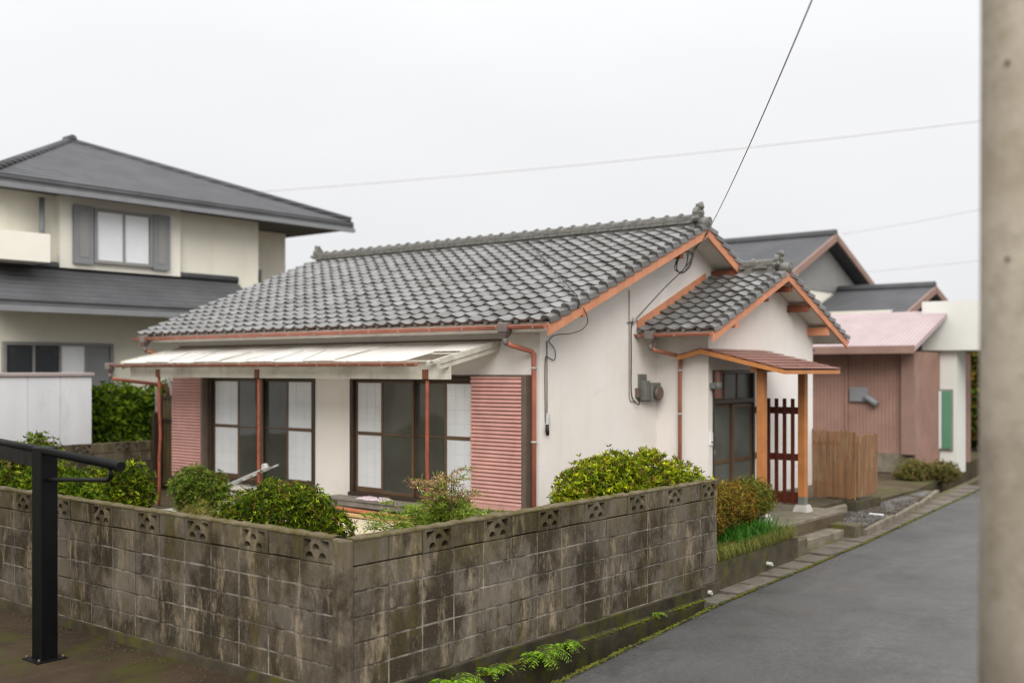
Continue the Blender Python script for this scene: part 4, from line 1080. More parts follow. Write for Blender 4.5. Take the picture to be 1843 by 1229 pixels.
MB().tube([(GX + .03, 5.97, 1.98), (GX + .04, 5.96, 1.9), (GX + .03, 5.985, 1.84)], [.02, .028, .02], 8).build('plug', 'cable', jb)
MB().tube(smooth([(GX + .02, 6.2, .98), (GX + .02, 6.2, 1.13), (GX + .02, 6.28, 1.15), (GX + .02, 6.36, 1.13), (GX + .02, 6.36, .4)]), .015, 8).build('vent_pipe', 'lightgrey', label='bent pale pipe low on the gable wall beside the clipped bush', cat='pipe')

# overhead lines
def line(a, b, sag, r, label, n_=24):
    a = Vector(a); b = Vector(b)
    pts = [a.lerp(b, i / n_) - Vector((0, 0, sag * 4 * (i / n_) * (1 - i / n_))) for i in range(n_ + 1)]
    return MB().tube(pts, r, 6).build('overhead_wire', 'wire_grey', label=label, cat='wire', group='overhead wires')
line((VX + .02, 9.64, 4.96), (4.2, -.1, 5.55), .10, .0065, 'service wire rising steeply from the house gable to the upper right')
line((-45, 18, 10.4), (1.0, 40.5, 12.8), .55, .02, 'long overhead wire crossing the sky above the house roof')
line((-14, 44, 9.2), (2.5, 41.5, 10.9), .25, .014, 'faint overhead wire above the far right roofs')
line((-14, 43, 7.2), (2.5, 40.5, 8.0), .2, .014, 'lowest faint overhead wire above the far right roofs')

# ================================================================== PORCH, STEPS, PLANTER, COVERS, FENCE
pc = empty('porch_slab', (-1.2, 9.8, .1), 'concrete porch slab with steps in front of the entrance', 'porch')
MB().cbox(-1.758, -.52, 8.3, 11.0, .05, .495, .012).build('slab', 'conc', pc)
MB().cbox(-.519, -.505, 8.9, 10.95, .30, .455, .004).build('brick_riser', 'brownpanel', pc)
MB().cbox(-.518, -.27, 8.78, 10.40, .05, .275, .012).build('lower_step', 'conc', pc)
MB().cbox(-.52, -.15, 8.42, 8.775, .0, .36, .012).build('end_pier', 'conc_moss', pc)
MB().cbox(-.52, -.10, 10.41, 10.72, .0, .34, .012).build('end_pier', 'conc_moss', pc)
MB().cbox(-1.758, -1.15, 11.001, 12.55, .05, .46, .02).build('side_slab', 'conc_dark', pc)
MB().cbox(-1.149, -1.06, 11.002, 12.5, .1, .40, .03).build('low_edging', 'conc', pc)

pt = empty('planter', (-.4, 7.2, .0), 'low mossy concrete planter between the block wall end and the steps', 'planter')
mb = MB(); mb.prism([(-.01, 5.87), (-.13, 8.41), (-.26, 8.41), (-.15, 5.87)], 'z', -.2, .40); mb.build('front_wall', 'conc_dark', pt)
mb = MB(); mb.prism([(-.151, 5.87), (-.261, 8.41), (-.6, 8.41), (-.6, 8.295), (-2.59, 8.295), (-2.59, 5.87)], 'z', -.2, .405); mb.build('earth', 'soil', pt)
for j, (y, z, lb) in enumerate(((5.6, .12, 'white'), (7.35, .2, 'white'))):
    x0 = .0 if y < 5.8 else -.075
    mb = MB(); mb.tube([(x0 - .05, y, z), (x0 + .075, y, z - .005)], .026, 12, cap=False); mb.tube([(x0 - .05, y, z), (x0 + .075, y, z - .005)], .021, 12, cap=False)
    mb.build('drain_pipe', 'lightgrey', label=('white drain pipe stub at the foot of the block wall end' if j == 0 else 'white drain pipe stub poking from the planter front'), cat='pipe', group='drain pipe stubs')

# drain covers along the road edge
y = 5.33; k = 0; rcv = random.Random(8)
ORD = 'first second third fourth fifth sixth seventh eighth ninth tenth eleventh twelfth thirteenth fourteenth fifteenth sixteenth seventeenth eighteenth nineteenth twentieth'.split()
while k < 20:
    ln = .58 if y < 9 else .72
    z = road_z(y + ln / 2); e0, e1 = edge_x(y) - .035, edge_x(y + ln) - .035
    wl = .36 if y < 12 else .4
    # a slab with a notch (lifting slot) at its far end
    mb = MB(); zz = z + rcv.uniform(-.006, .006); g = .008
    sl_ = .045; xm0, xm1 = e1 - wl * .78, e1 - wl * .30
    poly = [(e0, y + g), (e1, y + ln - g), (xm1, y + ln - g), (xm1, y + ln - sl_), (xm0, y + ln - sl_), (xm0, y + ln - g), (e1 - wl, y + ln - g), (e0 - wl, y + g)]
    mb.prism(poly, 'z', zz - .10, zz + .012)
    lb = ORD[k] + ' concrete drain cover along the road, counted from the open channel ' + ('by the wall end' if y < 6.5 else 'past the planter' if y < 8.3 else 'past the steps' if y < 10.8 else 'past the gravel patch')
    mb.build('drain_cover', 'cover', label=lb, cat='drain cover', group='concrete drain covers along the road')
    y += ln + .004; k += 1
# channel under the covers: dark bed and inner kerb
mb = MB()
for i in range(40):
    y0, y1 = 5.3 + i * .5, 5.3 + (i + 1) * .5 + .0005
    e0, e1 = edge_x(y0), edge_x(y1); z0, z1 = road_z(y0), road_z(y1)
    a = [(e0 - .52, y0, z0 + .02), (e0 - .40, y0, z0 + .012), (e0 - .398, y0, -.2), (e0 - .03, y0, -.2), (e0 - .029, y0, z0 - .02), (e0 + .0, y0, z0)]
    b = [(e1 - .52, y1, z1 + .02), (e1 - .40, y1, z1 + .012), (e1 - .398, y1, -.2), (e1 - .03, y1, -.2), (e1 - .029, y1, z1 - .02), (e1 + .0, y1, z1)]
    mb.add(a + b, [(j, j + 1, 6 + j + 1, 6 + j) for j in range(5)])
mb.build('drain_bed', 'conc_moss', kind='structure')

# gravel patch with kerb
mb = MB(); mb.prism([(-.115, 10.725), (-.30, 12.5), (-.55, 14.5), (-.95, 16.8), (-1.24, 16.8), (-1.11, 13.42), (-1.11, 11.01), (-.53, 11.01), (-.53, 10.725)], 'z', -.3, .255); mb.build('gravel_bed', 'gravelbed', kind='structure')
kb = empty('kerb', (-.3, 12.5, .1), 'low concrete kerb between the gravel patch and the drain covers', 'kerb')
for (a, b) in (((-.09, 10.73), (-.27, 12.5)), ((-.272, 12.51), (-.52, 14.5)), ((-.522, 14.51), (-.92, 16.8))):
    MB().bar((a[0], a[1], .10), (b[0], b[1], .13), .08, .30).build('kerb_stone', 'conc', kb)
rg = np.random.default_rng(4)
def stones(name, n_, fx, smin, smax, mat, **p):
    pts = fx(n_); s_ = rg.uniform(smin, smax, n_)[:, None, None]
    base = np.array([(1, 0, 0), (-1, 0, 0), (0, 1, 0), (0, -1, 0), (0, 0, .7), (0, 0, -.7)], float)
    jit = rg.uniform(.6, 1.25, (n_, 6, 1)); a = rg.uniform(0, 6.28, n_)
    ca, sa = np.cos(a), np.sin(a); Rm = np.zeros((n_, 3, 3)); Rm[:, 0, 0] = ca; Rm[:, 0, 1] = -sa; Rm[:, 1, 0] = sa; Rm[:, 1, 1] = ca; Rm[:, 2, 2] = 1
    v = np.einsum('nij,nkj->nki', Rm, base[None] * jit) * s_ + pts[:, None, :]
    f = np.array([(0, 2, 4), (2, 1, 4), (1, 3, 4), (3, 0, 4), (2, 0, 5), (1, 2, 5), (3, 1, 5), (0, 3, 5)])
    F_ = (f[None] + 6 * np.arange(n_)[:, None, None]).reshape(-1, 3)
    o = npmesh(name, v.reshape(-1, 3), F_, None, mat); return setp(o, **p)
def fg(n_):
    y = rg.uniform(10.8, 16.6, n_); xr = np.interp(y, [10.7, 12.5, 14.5, 16.8], [-.16, -.34, -.6, -.98]); xl = np.where(y < 11.05, -.5, -1.08)
    return np.stack([rg.uniform(0, 1, n_) * (xr - xl) + xl, y, np.full(n_, .258) + rg.uniform(0, .012, n_)], 1)
stones('gravel', 5200, fg, .009, .022, 'gravel', label='loose grey gravel beside the porch', cat='gravel', kind='stuff')
MB().cbox(-.62, -.38, 12.3, 12.36, .275, .295, .004).build('white_offcut', 'white', label='white offcut lying on the gravel', cat='offcut')

# wooden batten fence, two panels
def batten_fence(name, p0, p1, z0, z1, n_, label):
    f = empty(name, (*p0, z0), label, 'fence', 'wooden batten fence panels')
    p0 = Vector((*p0, 0)); p1 = Vector((*p1, 0)); d = (p1 - p0).normalized(); ang = math.atan2(d.y, d.x); rf = random.Random(n_)
    wd = (p1 - p0).length / n_
    me_ = MB().cbox(-wd * .36, wd * .36, -.012, .012, 0, 1, .003).mesh('batten', 'fence')
    for i in range(n_):
        p = p0.lerp(p1, (i + .5) / n_); b0 = z0 + rf.uniform(-.015, .02); b1 = z1 + rf.uniform(-.025, .025)
        inst('batten', me_, Matrix.Translation((p.x, p.y, b0)) @ Matrix.Rotation(ang, 4, 'Z') @ Matrix.Rotation(R(rf.uniform(-.5, .5)), 4, 'Y') @ Matrix.Rotation(R(rf.uniform(-6, 6)), 4, 'Z') @ Matrix.Diagonal((1, rf.uniform(.8, 1.5), b1 - b0, 1)), f)
    nn = Vector((-d.y, d.x, 0)) * .03
    for z in (lerp(z0, z1, .2), lerp(z0, z1, .8)): MB().bar(p0 + nn + Vector((0, 0, z)), p1 + nn + Vector((0, 0, z)), .03, .06).build('rail', 'fence', f)
    return f
batten_fence('batten_fence', (-1.755, 12.60), (-.97, 12.62), .47, 1.66, 24, 'brown wooden batten fence panel next to the house wing')
batten_fence('batten_fence', (-.96, 12.66), (-.99, 13.66), .50, 1.56, 17, 'narrow brown batten fence panel turning away beside the gravel')
MB().box(-1.12, -.93, 12.56, 13.7, .25, .43).build('fence_base', 'conc_dark', label='concrete base under the corner of the batten fence', cat='base')

# ================================================================== CARPORT FRAME in front left
cf = empty('carport_frame', (-3.21, -.76, .1), 'black steel carport post with gutter rail and bent downpipe in front of the wall', 'carport')
MB().cbox(-3.30, -3.135, -.85, -.685, .11, 2.03, .01).build('post', 'black', cf)
MB().cbox(-3.36, -3.075, -.91, -.625, .11, .122, .003).build('base_plate', 'black', cf)
for bx_, by_ in ((-3.33, -.88), (-3.105, -.88), (-3.105, -.655)): MB().tube([(bx_, by_, .122), (bx_, by_, .145)], .011, 6).build('anchor_bolt', 'frame_grey', cf)
g0, g1 = Vector((-1.19, -1.22, 2.0)), Vector((-8.5, .30, 2.0)); gd = (g1 - g0).normalized()
rail = MB(); rail.tube([g0, g1], .036, 14); rail.build('gutter_rail', 'black', cf)
MB().tube([g0 - gd * .0, g0 - gd * .012], .038, 14).build('end_cap', 'black', cf)
MB().bar(g0 + gd * 2.15 + Vector((0, 0, -.09)), g1 + Vector((0, 0, -.09)), .05, .14).build('beam', 'black', cf)
q0 = g0 + gd * .22
MB().tube([q0 + Vector((0, 0, -.03)), q0 + Vector((0, 0, -.10)), q0 + gd * .06 + Vector((0, 0, -.125)), Vector((-3.13, -.78, 1.74))], .019, 8).build('downpipe', 'black', cf)

# unseen house added left of the frame to shade the yard and wall
nb = empty('unseen_shade_house', (-10, -6, .1), 'unseen plain house left of the carport, added to shade the yard', 'house')
MB().box(-15, -5.2, -10, -3.4, .1, 5.6).build('wall', 'bg_cream', nb)
mb = MB(); mb.prism([(-10.6, 5.5), (-6.7, 7.2), (-2.7, 5.5), (-2.7, 5.36), (-6.7, 7.0), (-10.6, 5.36)], 'x', -15.5, -4.7); mb.build('roof', 'bg_roof', nb)

# ================================================================== UTILITY POLE on the right
up_ = empty('utility_pole', (5.02, -.78, 0), 'weathered grey brown concrete utility pole at the right edge', 'pole')
cyl = Vector((5.025, -.79, 0))
MB().tube([(cyl.x, cyl.y, -.05), (cyl.x, cyl.y, 3), (cyl.x, cyl.y, 6.5), (cyl.x, cyl.y, 9.5)], [.168, .158, .147, .138], 40).build('shaft', 'conc_pole', up_)
dirc = (Vector((CAM.x, CAM.y, 0)) - cyl).normalized()
for z in (3.18, 3.98):
    b = cyl + dirc * .14 + Vector((0, 0, z)) + Vector((-.05, .0, 0)); MB().tube([b, b + dirc * .03], .009, 8).build('step_bolt', 'cable', up_)

# ================================================================== SHED, LADDERS, SIDE PANEL
shd = empty('storage_shed', (-14, 3.5, .3), 'white metal storage shed with grey streaks behind the boundary wall', 'shed')
for i in range(5):
    y1 = 5.12 - i * .62
    MB().cbox(-12.93, -12.90, y1 - .612, y1, .3, 2.60, .006).build('wall_panel', 'shed', shd)
MB().cbox(-14.6, -12.931, 5.09, 5.12, .3, 2.60, .004).build('side_wall', 'shed', shd)
MB().cbox(-14.65, -12.86, 2.0, 5.16, 2.601, 2.67, .01).build('roof', 'shedtop', shd)

def ladder(name, a, b, wdir, w_, rungs, label):
    l = empty(name, a, label, 'ladder'); a = Vector(a); b = Vector(b); wd = Vector(wdir).normalized() * (w_ / 2)
    for sg in (-1, 1): MB().bar(a + wd * sg, b + wd * sg, .025, .055, wd).build('side_rail', 'alu', l)
    for i in range(rungs):
        p = a.lerp(b, (i + .5) / rungs); MB().tube([p - wd, p + wd], .014, 8).build('rung', 'alu', l)
    return l
ladder('ladder', (-12.0, 6.75, .385), (-12.12, 6.40, 2.74), (1, .2, 0), .36, 8, 'aluminium ladder leaning in the passage left of the house')
ld = ladder('stepladder', (-8.35, 4.45, .72), (-7.35, 5.05, 1.22), (-.4, .8, 0), .34, 7, 'aluminium stepladder lying tilted in front of the left window')
MB().tube([(-7.36, 4.86, 1.215), (-7.36, 4.93, 1.22)], .05, 14).build('hinge_cap', 'lightgrey', ld)
ld2 = MB(); ld2.bar((-8.9, 4.5, .66), (-8.2, 4.6, .82), .02, .04); ld2.bar((-8.9, 4.5, .66), (-8.55, 4.55, .86), .02, .04); ld2.bar((-8.55, 4.55, .86), (-8.2, 4.6, .74), .02, .04)
ld2.build('brace', 'alu', ld)
bx = MB(); bx.cbox(-8.7, -7.4, 4.4, 5.2, .42, .70, .01); bx.build('storage_box', 'conc_light', label='low pale box under the tilted stepladder', cat='box')

sp = empty('side_panel', (-11.9, 6.3, .385), 'dark bronze corrugated side panel between the boundary wall and the house', 'panel')
mb = MB(); n_ = 40; V = []; F = []
for z in (.45, 2.22):
    for i in range(n_ + 1): V.append((-12.42 + i * 1.2 / n_, 6.3 + .012 * math.sin(i * math.pi / 2), z))
for i in range(n_): F.append((i, i + 1, n_ + 2 + i, n_ + 1 + i))
mb.add(V, F, True); mb.build('corrugated_sheet', 'brownpanel', sp)
for z in (.5, 1.75, 2.2): MB().box(-12.42, -11.22, 6.26, 6.285, z - .03, z + .03).build('rail', 'bronze', sp)
MB().cbox(-12.44, -12.36, 6.18, 6.27, .385, 2.35, .005).build('post', 'greywood', sp)
MB().box(-12.35, -12.25, 6.05, 6.15, .385, 1.9).build('post', 'bronze', sp)

# ================================================================== BACKGROUND
# left: two storey cream house
nh = empty('neighbour_house', (-21, 8, .3), 'two storey cream house with grey hipped roof behind the boundary wall', 'house')
HX, HY0, HY1 = -16.3, 4.9, 11.6
MB().box(-24, HX, HY0, HY1, .3, 6.65).build('wall', 'bg_cream', nh)
MB().box(-24, HX - 1.4, HY1 - .001, 13.6, .3, 6.6).build('rear_wall', 'bg_cream', nh)
MB().box(HX, HX + .16, 6.2, 9.2, 4.95, 6.75).build('bay_wall', 'bg_cream2', nh)
def hip(x0, x1, y0, y1, z0, z1, run, t, name, mat, parent):
    mb = MB(); i = run
    a = [(x0, y0, z0), (x1, y0, z0), (x1, y1, z0), (x0, y1, z0)]
    ym = (y0 + y1) / 2
    if (x1 - x0) >= (y1 - y0): r_ = [(x0 + i, ym, z1), (x1 - i, ym, z1)]; F = [(0, 1, 5, 4), (1, 2, 5), (2, 3, 4, 5), (3, 0, 4)]
    else:
        xm = (x0 + x1) / 2; r_ = [(xm, y0 + i, z1), (xm, y1 - i, z1)]; F = [(0, 1, 4), (1, 2, 5, 4), (2, 3, 5), (3, 0, 4, 5)]
    mb.add(a + r_, F); lo = [(x, y, z - t) for x, y, z in a]
    mb.add(a + lo, [(0, 1, 5, 4), (1, 2, 6, 5), (2, 3, 7, 6), (3, 0, 4, 7), (4, 5, 6, 7)])
    return mb.build(name, mat, parent)
mb = MB(); ap = (-20, 8.5, 8.6); cn = [(-24.5, 4.4, 6.72), (HX + .75, 4.4, 6.72), (HX + .75, 14.2, 6.72), (-24.5, 14.2, 6.72)]
mb.add(cn + [ap], [(0, 1, 4), (1, 2, 4), (2, 3, 4), (3, 0, 4)]); mb.add(cn + [(x, y, z - .2) for x, y, z in cn], [(0, 1, 5, 4), (1, 2, 6, 5), (2, 3, 7, 6), (3, 0, 4, 7), (4, 5, 6, 7)])
rf = mb.build('roof', 'bg_roof', nh)
MB().tube([(-20.15, 8.5, 8.6), (-19.85, 8.5, 8.6)], .14, 8).build('ridge', 'bg_roof', rf)
for a, b in (((-20, 8.5, 8.58), (HX + .7, 14.15, 6.76)), ((-20, 8.5, 8.58), (HX + .7, 4.45, 6.76))): MB().tube([a, b], .1, 8).build('hip_ridge', 'bg_roof', rf)
gt = MB(); gt.box(HX + .72, HX + .82, 4.4, 14.2, 6.44, 6.54); gt.build('gutter', 'bg_shutter', nh)
# pent roof between storeys
mb = MB(); mb.prism([(HX, 4.95), (HX + 1.25, 4.15), (HX + 1.25, 3.98), (HX, 4.3)], 'y', 4.3, 10.9); pr_ = mb.build('pent_roof', 'bg_roof', nh)
mb = MB(); mb.box(HX + 1.2, HX + 1.3, 4.3, 10.9, 3.9, 4.02); mb.build('gutter', 'bg_shutter', pr_)
MB().tube([(HX + .05, 4.3, 4.98), (HX + .05, 10.9, 4.98)], .09, 8).build('top_roll', 'bg_roof', pr_)
def bgwin(par, x, y0, y1, z0, z1, mats, fr='bg_frame'):
    f = MB(); t = .07
    f.box(x, x + .1, y0, y0 + t, z0, z1); f.box(x, x + .1, y1 - t, y1, z0, z1); f.box(x, x + .1, y0 + t, y1 - t, z0, z0 + t); f.box(x, x + .1, y0 + t, y1 - t, z1 - t, z1)
    o = f.build('window', fr, par); n_ = len(mats)
    for i, m_ in enumerate(mats):
        a = lerp(y0 + t, y1 - t, i / n_); b = lerp(y0 + t, y1 - t, (i + 1) / n_)
        MB().box(x + .02 + .01 * (i % 2), x + .06, a + .02, b - .02, z0 + t, z1 - t).build('pane', m_, o)
        if i: MB().box(x + .061, x + .09, a - .025, a + .025, z0 + t, z1 - t).build('stile', fr, o)
    return o
wn = bgwin(nh, HX + .17, 6.95, 8.4, 5.10, 6.32, ['bg_glass', 'bg_glass'])
for a, b in ((6.48, 6.93), (8.42, 8.86)):
    sh_ = MB().box(HX + .165, HX + .26, a, b, 5.06, 6.34).build('shutter', 'bg_shutter', nh)
    MB().box(HX + .262, HX + .27, a + .12, b - .12, 5.2, 6.2).build('shutter_panel', 'bg_glass' if a > 20 else 'bg_frame', sh_)
bgwin(nh, HX - 1.39, 11.8, 12.7, 4.6, 5.45, ['bg_shutter'])
bgwin(nh, HX + .005, 5.0, 7.5, 2.0, 3.32, ['bg_dark', 'bg_dark', 'bg_glass', 'bg_shutter'])
MB().box(HX, HX + .9, 4.5, 5.6, 4.96, 5.55).build('balcony', 'bg_cream2', nh)
MB().tube([(HX + .25, 5.75, 6.4), (HX + .25, 5.75, 5.0)], .06, 8).build('downpipe', 'bg_shutter', nh)
MB().tube([(HX + .4, 9.6, 3.9), (HX + .1, 9.6, 3.6), (HX + .1, 9.6, .3)], .05, 8).build('downpipe', 'bg_frame', nh)

# right: pink walled building, white shop, tiled house behind
pk = empty('pink_building', (-5, 22, .3), 'dusty pink walled building with pink metal roof beyond the fence', 'building')
ang = R(0)
MB().box(-12, -2.35, 19.7, 24, .3, 3.15).build('wall', 'pinkwall', pk)
MB().box(-12, -2.33, 19.66, 19.698, .3, .75).build('base', 'conc', pk)
MB().box(-2.62, -2.32, 19.55, 19.69, .75, 3.2).build('corner_pilaster', 'redtrim', pk)
mb = MB(); mb.prism([(19.0, 3.26), (21.5, 4.18), (24.4, 3.3), (24.4, 3.2), (21.5, 4.06), (19.0, 3.14)], 'x', -12, -2.12); r_ = mb.build('roof', 'pinkroof', pk)
MB().box(-12, -2.12, 18.95, 18.999, 3.1, 3.28).build('eave_board', 'redtrim', r_)
bgv = MB(); bgv.cbox(-3.9, -3.45, 19.62, 19.69, 1.95, 2.3, .02); bgv.tube([(-3.5, 19.6, 2.1), (-3.2, 19.6, 1.9)], .08, 8); bgv.build('vent_unit', 'bg_shutter', pk)
for i in range(6): MB().box(-12 + i * 1.6, -11.94 + i * 1.6, 19.64, 19.69, .75, 3.1).build('batten', 'pinkwall', pk)

ws = empty('white_shop', (-1, 24, .3), 'white flat fronted building with green door beside the pink building', 'building')
MB().box(-2.72, -.6, 21.3, 23.5, 3.2, 4.4).build('parapet', 'bg_white', ws)
MB().box(-2.72, -1.95, 21.5, 22.2, .2, 3.199).build('shop_wall', 'bg_white', ws)
MB().box(-.85, -.65, 21.4, 21.6, .2, 3.199).build('pillar', 'bg_white', ws)
dsh = MB().box(-2.5, -2.03, 21.45, 21.498, .75, 2.25).build('window', 'bg_frame', ws)
MB().box(-2.27, -2.07, 21.41, 21.448, .8, 2.2).build('pane', 'bg_green', dsh); MB().box(-2.46, -2.29, 21.41, 21.448, .8, 2.2).build('pane', 'bg_glass', dsh)

th = empty('tiled_house', (-8, 30, .3), 'two storey house with grey tiled gables and orange timber behind the pink building', 'house')
MB().box(-16, -7.61, 24.3, 30, .3, 5.4).build('wall', 'bg_cream2', th)
def gable_roof(x0, x1, y0, y1, z0, z1, par, name='roof'):
    ym = (y0 + y1) / 2; mb = MB()
    mb.prism([(y0, z0), (ym, z1), (y1, z0), (y1, z0 - .16), (ym, z1 - .18), (y0, z0 - .16)], 'x', x0, x1)
    o = mb.build(name, 'bg_roof', par)
    MB().tube([(x0, ym, z1 + .02), (x1, ym, z1 + .02)], .14, 8).build('ridge', 'bg_roof', o)
    vb = MB()
    for a, b in (((y0, z0), (ym, z1)), ((ym, z1), (y1, z0))): vb.bar((x1 + .02, a[0], a[1] - .1), (x1 + .02, b[0], b[1] - .1), .06, .2)
    vb.build('verge_board', 'redtrim', o); return o
gable_roof(-16, -7.15, 22.9, 30.5, 5.3, 6.95, th)
MB().prism([(23.4, 5.2), (26.7, 6.7), (30.0, 5.2)], 'x', -7.6, -7.57).build('gable', 'bg_frame', th)
MB().box(-7.55, -4.9, 25.2, 30, .3, 4.45).build('lower_wall', 'bg_cream', th)
gable_roof(-7.5, -4.45, 24.4, 31.0, 4.1, 5.25, th, 'lower_roof')
bgo = MB(); bgo.box(-7.95, -7.65, 24.1, 24.29, 3.6, 5.1); bgo.box(-11, -7.62, 24.12, 24.28, 4.7, 5.0); bgo.build('timber_frame', 'bg_orange', th)
MB().box(-9.0, -8.2, 24.2, 24.29, 3.9, 4.6).build('window', 'bg_glass', th)
MB().box(-10.2, -9.3, 24.2, 24.29, 3.9, 4.6).build('window', 'bg_glass', th)

# ================================================================== VEGETATION
def palette(rng, n_, cols, wts=None):
    cols = np.array(cols); i = rng.choice(len(cols), n_, p=wts)
    c = cols[i] * rng.uniform(.62, 1.3, (n_, 1)); return c
def leaves(pts, dirs, L_, W_, cols, rng, droop=0.0):
    """folded diamond leaves: pts (n,3) bases, dirs (n,3) unit"""
    n_ = len(pts); up = rng.normal(size=(n_, 3)) * .6 + np.array([0, 0, 1.0])
    side = np.cross(dirs, up); side /= np.linalg.norm(side, axis=1, keepdims=True) + 1e-9
    nrm = np.cross(side, dirs)
    L_ = (L_ * rng.uniform(.45, 1.4, n_))[:, None]; W_ = (W_ * rng.uniform(.65, 1.25, n_))[:, None]
    a = pts; b = pts + dirs * L_ * .5 + side * W_ * .5 + nrm * W_ * .12; c = pts + dirs * L_ - nrm * L_ * droop; d = pts + dirs * L_ * .5 - side * W_ * .5 + nrm * W_ * .12
    v = np.stack([a, b, c, d], 1).reshape(-1, 3); q = np.arange(4 * n_).reshape(-1, 4)
    return v, q, np.repeat(cols, 4, 0)
def unit(a): return a / (np.linalg.norm(a, axis=-1, keepdims=True) + 1e-9)
def shell_points(lobes, n_, rng, rmin=.72, flat=0.0):
    """points near the surface of a union of ellipsoids (centre, radii), not buried inside another lobe"""
    P_, D_ = [], []
    area = np.array([(l[1][0] * l[1][1] + l[1][0] * l[1][2] + l[1][1] * l[1][2]) for l in lobes]); area /= area.sum()
    for l, fr in zip(lobes, area):
        m_ = int(n_ * fr * 1.6) + 1
        u = unit(rng.normal(size=(m_, 3))); r = rmin + (1.03 - rmin) * rng.random(m_) ** .45
        c, rad = np.array(l[0]), np.array(l[1])
        p = c + u * rad * r[:, None]
        ok = np.ones(m_, bool)
        for l2 in lobes:
            if l2 is l: continue
            ok &= (((p - np.array(l2[0])) / np.array(l2[1])) ** 2).sum(1) > .66
        P_.append(p[ok]); D_.append(unit(u / rad)[ok])
    return np.concatenate(P_), np.concatenate(D_)
AZ_COLS = [(.12, .18, .006), (.17, .23, .008), (.075, .125, .006), (.26, .32, .016), (.04, .075, .006), (.03, .055, .006), (.13, .09, .02)]
def bush(name, label, lobes, nwh, seed, cols=AZ_COLS, per=6, L_=.05, W_=.017, base_z=.39, tips=.25, cat='bush', zmin=None, group=None, rmin=.72):
    rng = np.random.default_rng(seed)
    cen = np.mean([l[0] for l in lobes], 0)
    b = empty(name, (float(cen[0]), float(cen[1]), base_z), label, cat, group)
    p, d = shell_points(lobes, nwh, rng, rmin)
    bump = np.sin(p[:, 0] * 9 + seed) * np.sin(p[:, 1] * 11) * np.sin(p[:, 2] * 10 + 1)
    p = p + d * (bump * .05 + (rng.random(len(p)) < .07) * rng.uniform(.02, .09, len(p)))[:, None] + rng.normal(size=p.shape) * .02
    if zmin is not None: ok = p[:, 2] > zmin; p, d = p[ok], d[ok]
    thin = np.sin(p[:, 0] * 6.3 + seed) + np.sin(p[:, 1] * 7.1 + 2 * seed) + np.sin(p[:, 2] * 8.3)
    ok = (thin > -1.1) | (rng.random(len(p)) < .45); p, d = p[ok], d[ok]
    d = unit(d + np.array([0, 0, .55]) + rng.normal(size=d.shape) * .3)
    n_ = len(p); a0 = rng.uniform(0, 6.28, n_)
    t1 = unit(np.cross(d, rng.normal(size=d.shape))); t2 = np.cross(d, t1)
    V, Q, C = [], [], []; off = 0
    wc = palette(rng, n_, cols)
    # new growth: yellower leaves on randomly picked sprigs
    new = rng.random(n_) < tips; wc[new] = wc[new] * np.array([1.55, 1.4, 1.1])
    for k in range(per):
        ang_ = a0 + k * 6.283 / per + rng.normal(size=n_) * .2
        tilt = rng.uniform(.55, 1.15, n_)
        dd = unit(d * np.cos(tilt)[:, None] + (t1 * np.cos(ang_)[:, None] + t2 * np.sin(ang_)[:, None]) * np.sin(tilt)[:, None])
        v, q, c = leaves(p, dd, L_, W_, wc * rng.uniform(.85, 1.15, (n_, 1)), rng, .12)
        V.append(v); Q.append(q + off); C.append(c); off += len(v)
    pi, di = shell_points(lobes, int(nwh * .8), rng, .3)
    pi = np.array([l[0] for l in lobes])[rng.integers(0, len(lobes), len(pi))] * .12 + pi * .88
    if zmin is not None: pi = pi[pi[:, 2] > zmin]
    for k in range(3):
        v, q, c = leaves(pi + rng.normal(size=pi.shape) * .03, unit(rng.normal(size=pi.shape)), L_ * 1.35, W_ * 1.9, palette(rng, len(pi), cols), rng, .1)
        V.append(v); Q.append(q + off); C.append(c); off += len(v)
    npmesh('foliage', np.concatenate(V), np.concatenate(Q), np.clip(np.concatenate(C), 0, .8), 'leaf', b)
    st = MB(); rs = random.Random(seed)
    for i in range(9):
        l = lobes[i % len(lobes)]; c, rad = l[0], l[1]
        tip = Vector((c[0] + rs.uniform(-.6, .6) * rad[0], c[1] + rs.uniform(-.6, .6) * rad[1], c[2] + rs.uniform(-.1, .6) * rad[2]))
        b0 = Vector((c[0] + rs.uniform(-.25, .25) * rad[0], c[1] + rs.uniform(-.25, .25) * rad[1], base_z - .01)); md = b0.lerp(tip, .5) + Vector((rs.uniform(-.05, .05), rs.uniform(-.05, .05), .03))
        st.tube([b0, md, tip], [.016, .011, .005], 6)
    st.build('stem', 'bark', b)
    return b

# round clipped azalea inside the wall corner
bush('clipped_azalea', 'large round clipped azalea just inside the wall corner', [((-3.92, 2.42, .98), (.46, .44, .42)), ((-4.2, 2.22, .92), (.38, .38, .38)), ((-3.66, 2.64, .92), (.36, .36, .40)), ((-3.42, 2.82, .80), (.25, .25, .28)), ((-3.92, 2.42, .72), (.62, .52, .36))], 4600, 1)
# right bush beside the gable wall
bush('clipped_azalea', 'wide bright green clipped azalea between the block wall and the gable wall', [((-1.0, 4.62, 1.20), (.42, .40, .42)), ((-.98, 5.05, 1.26), (.46, .46, .46)), ((-.86, 5.6, 1.26), (.44, .46, .45)), ((-.66, 6.1, 1.16), (.36, .38, .40)), ((-1.0, 4.32, 1.05), (.26, .26, .35)), ((-.88, 5.2, .85), (.5, .95, .42))], 5200, 2, cols=[(.21, .275, .006), (.29, .35, .008), (.14, .20, .006), (.40, .44, .02), (.07, .11, .006), (.19, .14, .03)], per=6, L_=.056, W_=.02)
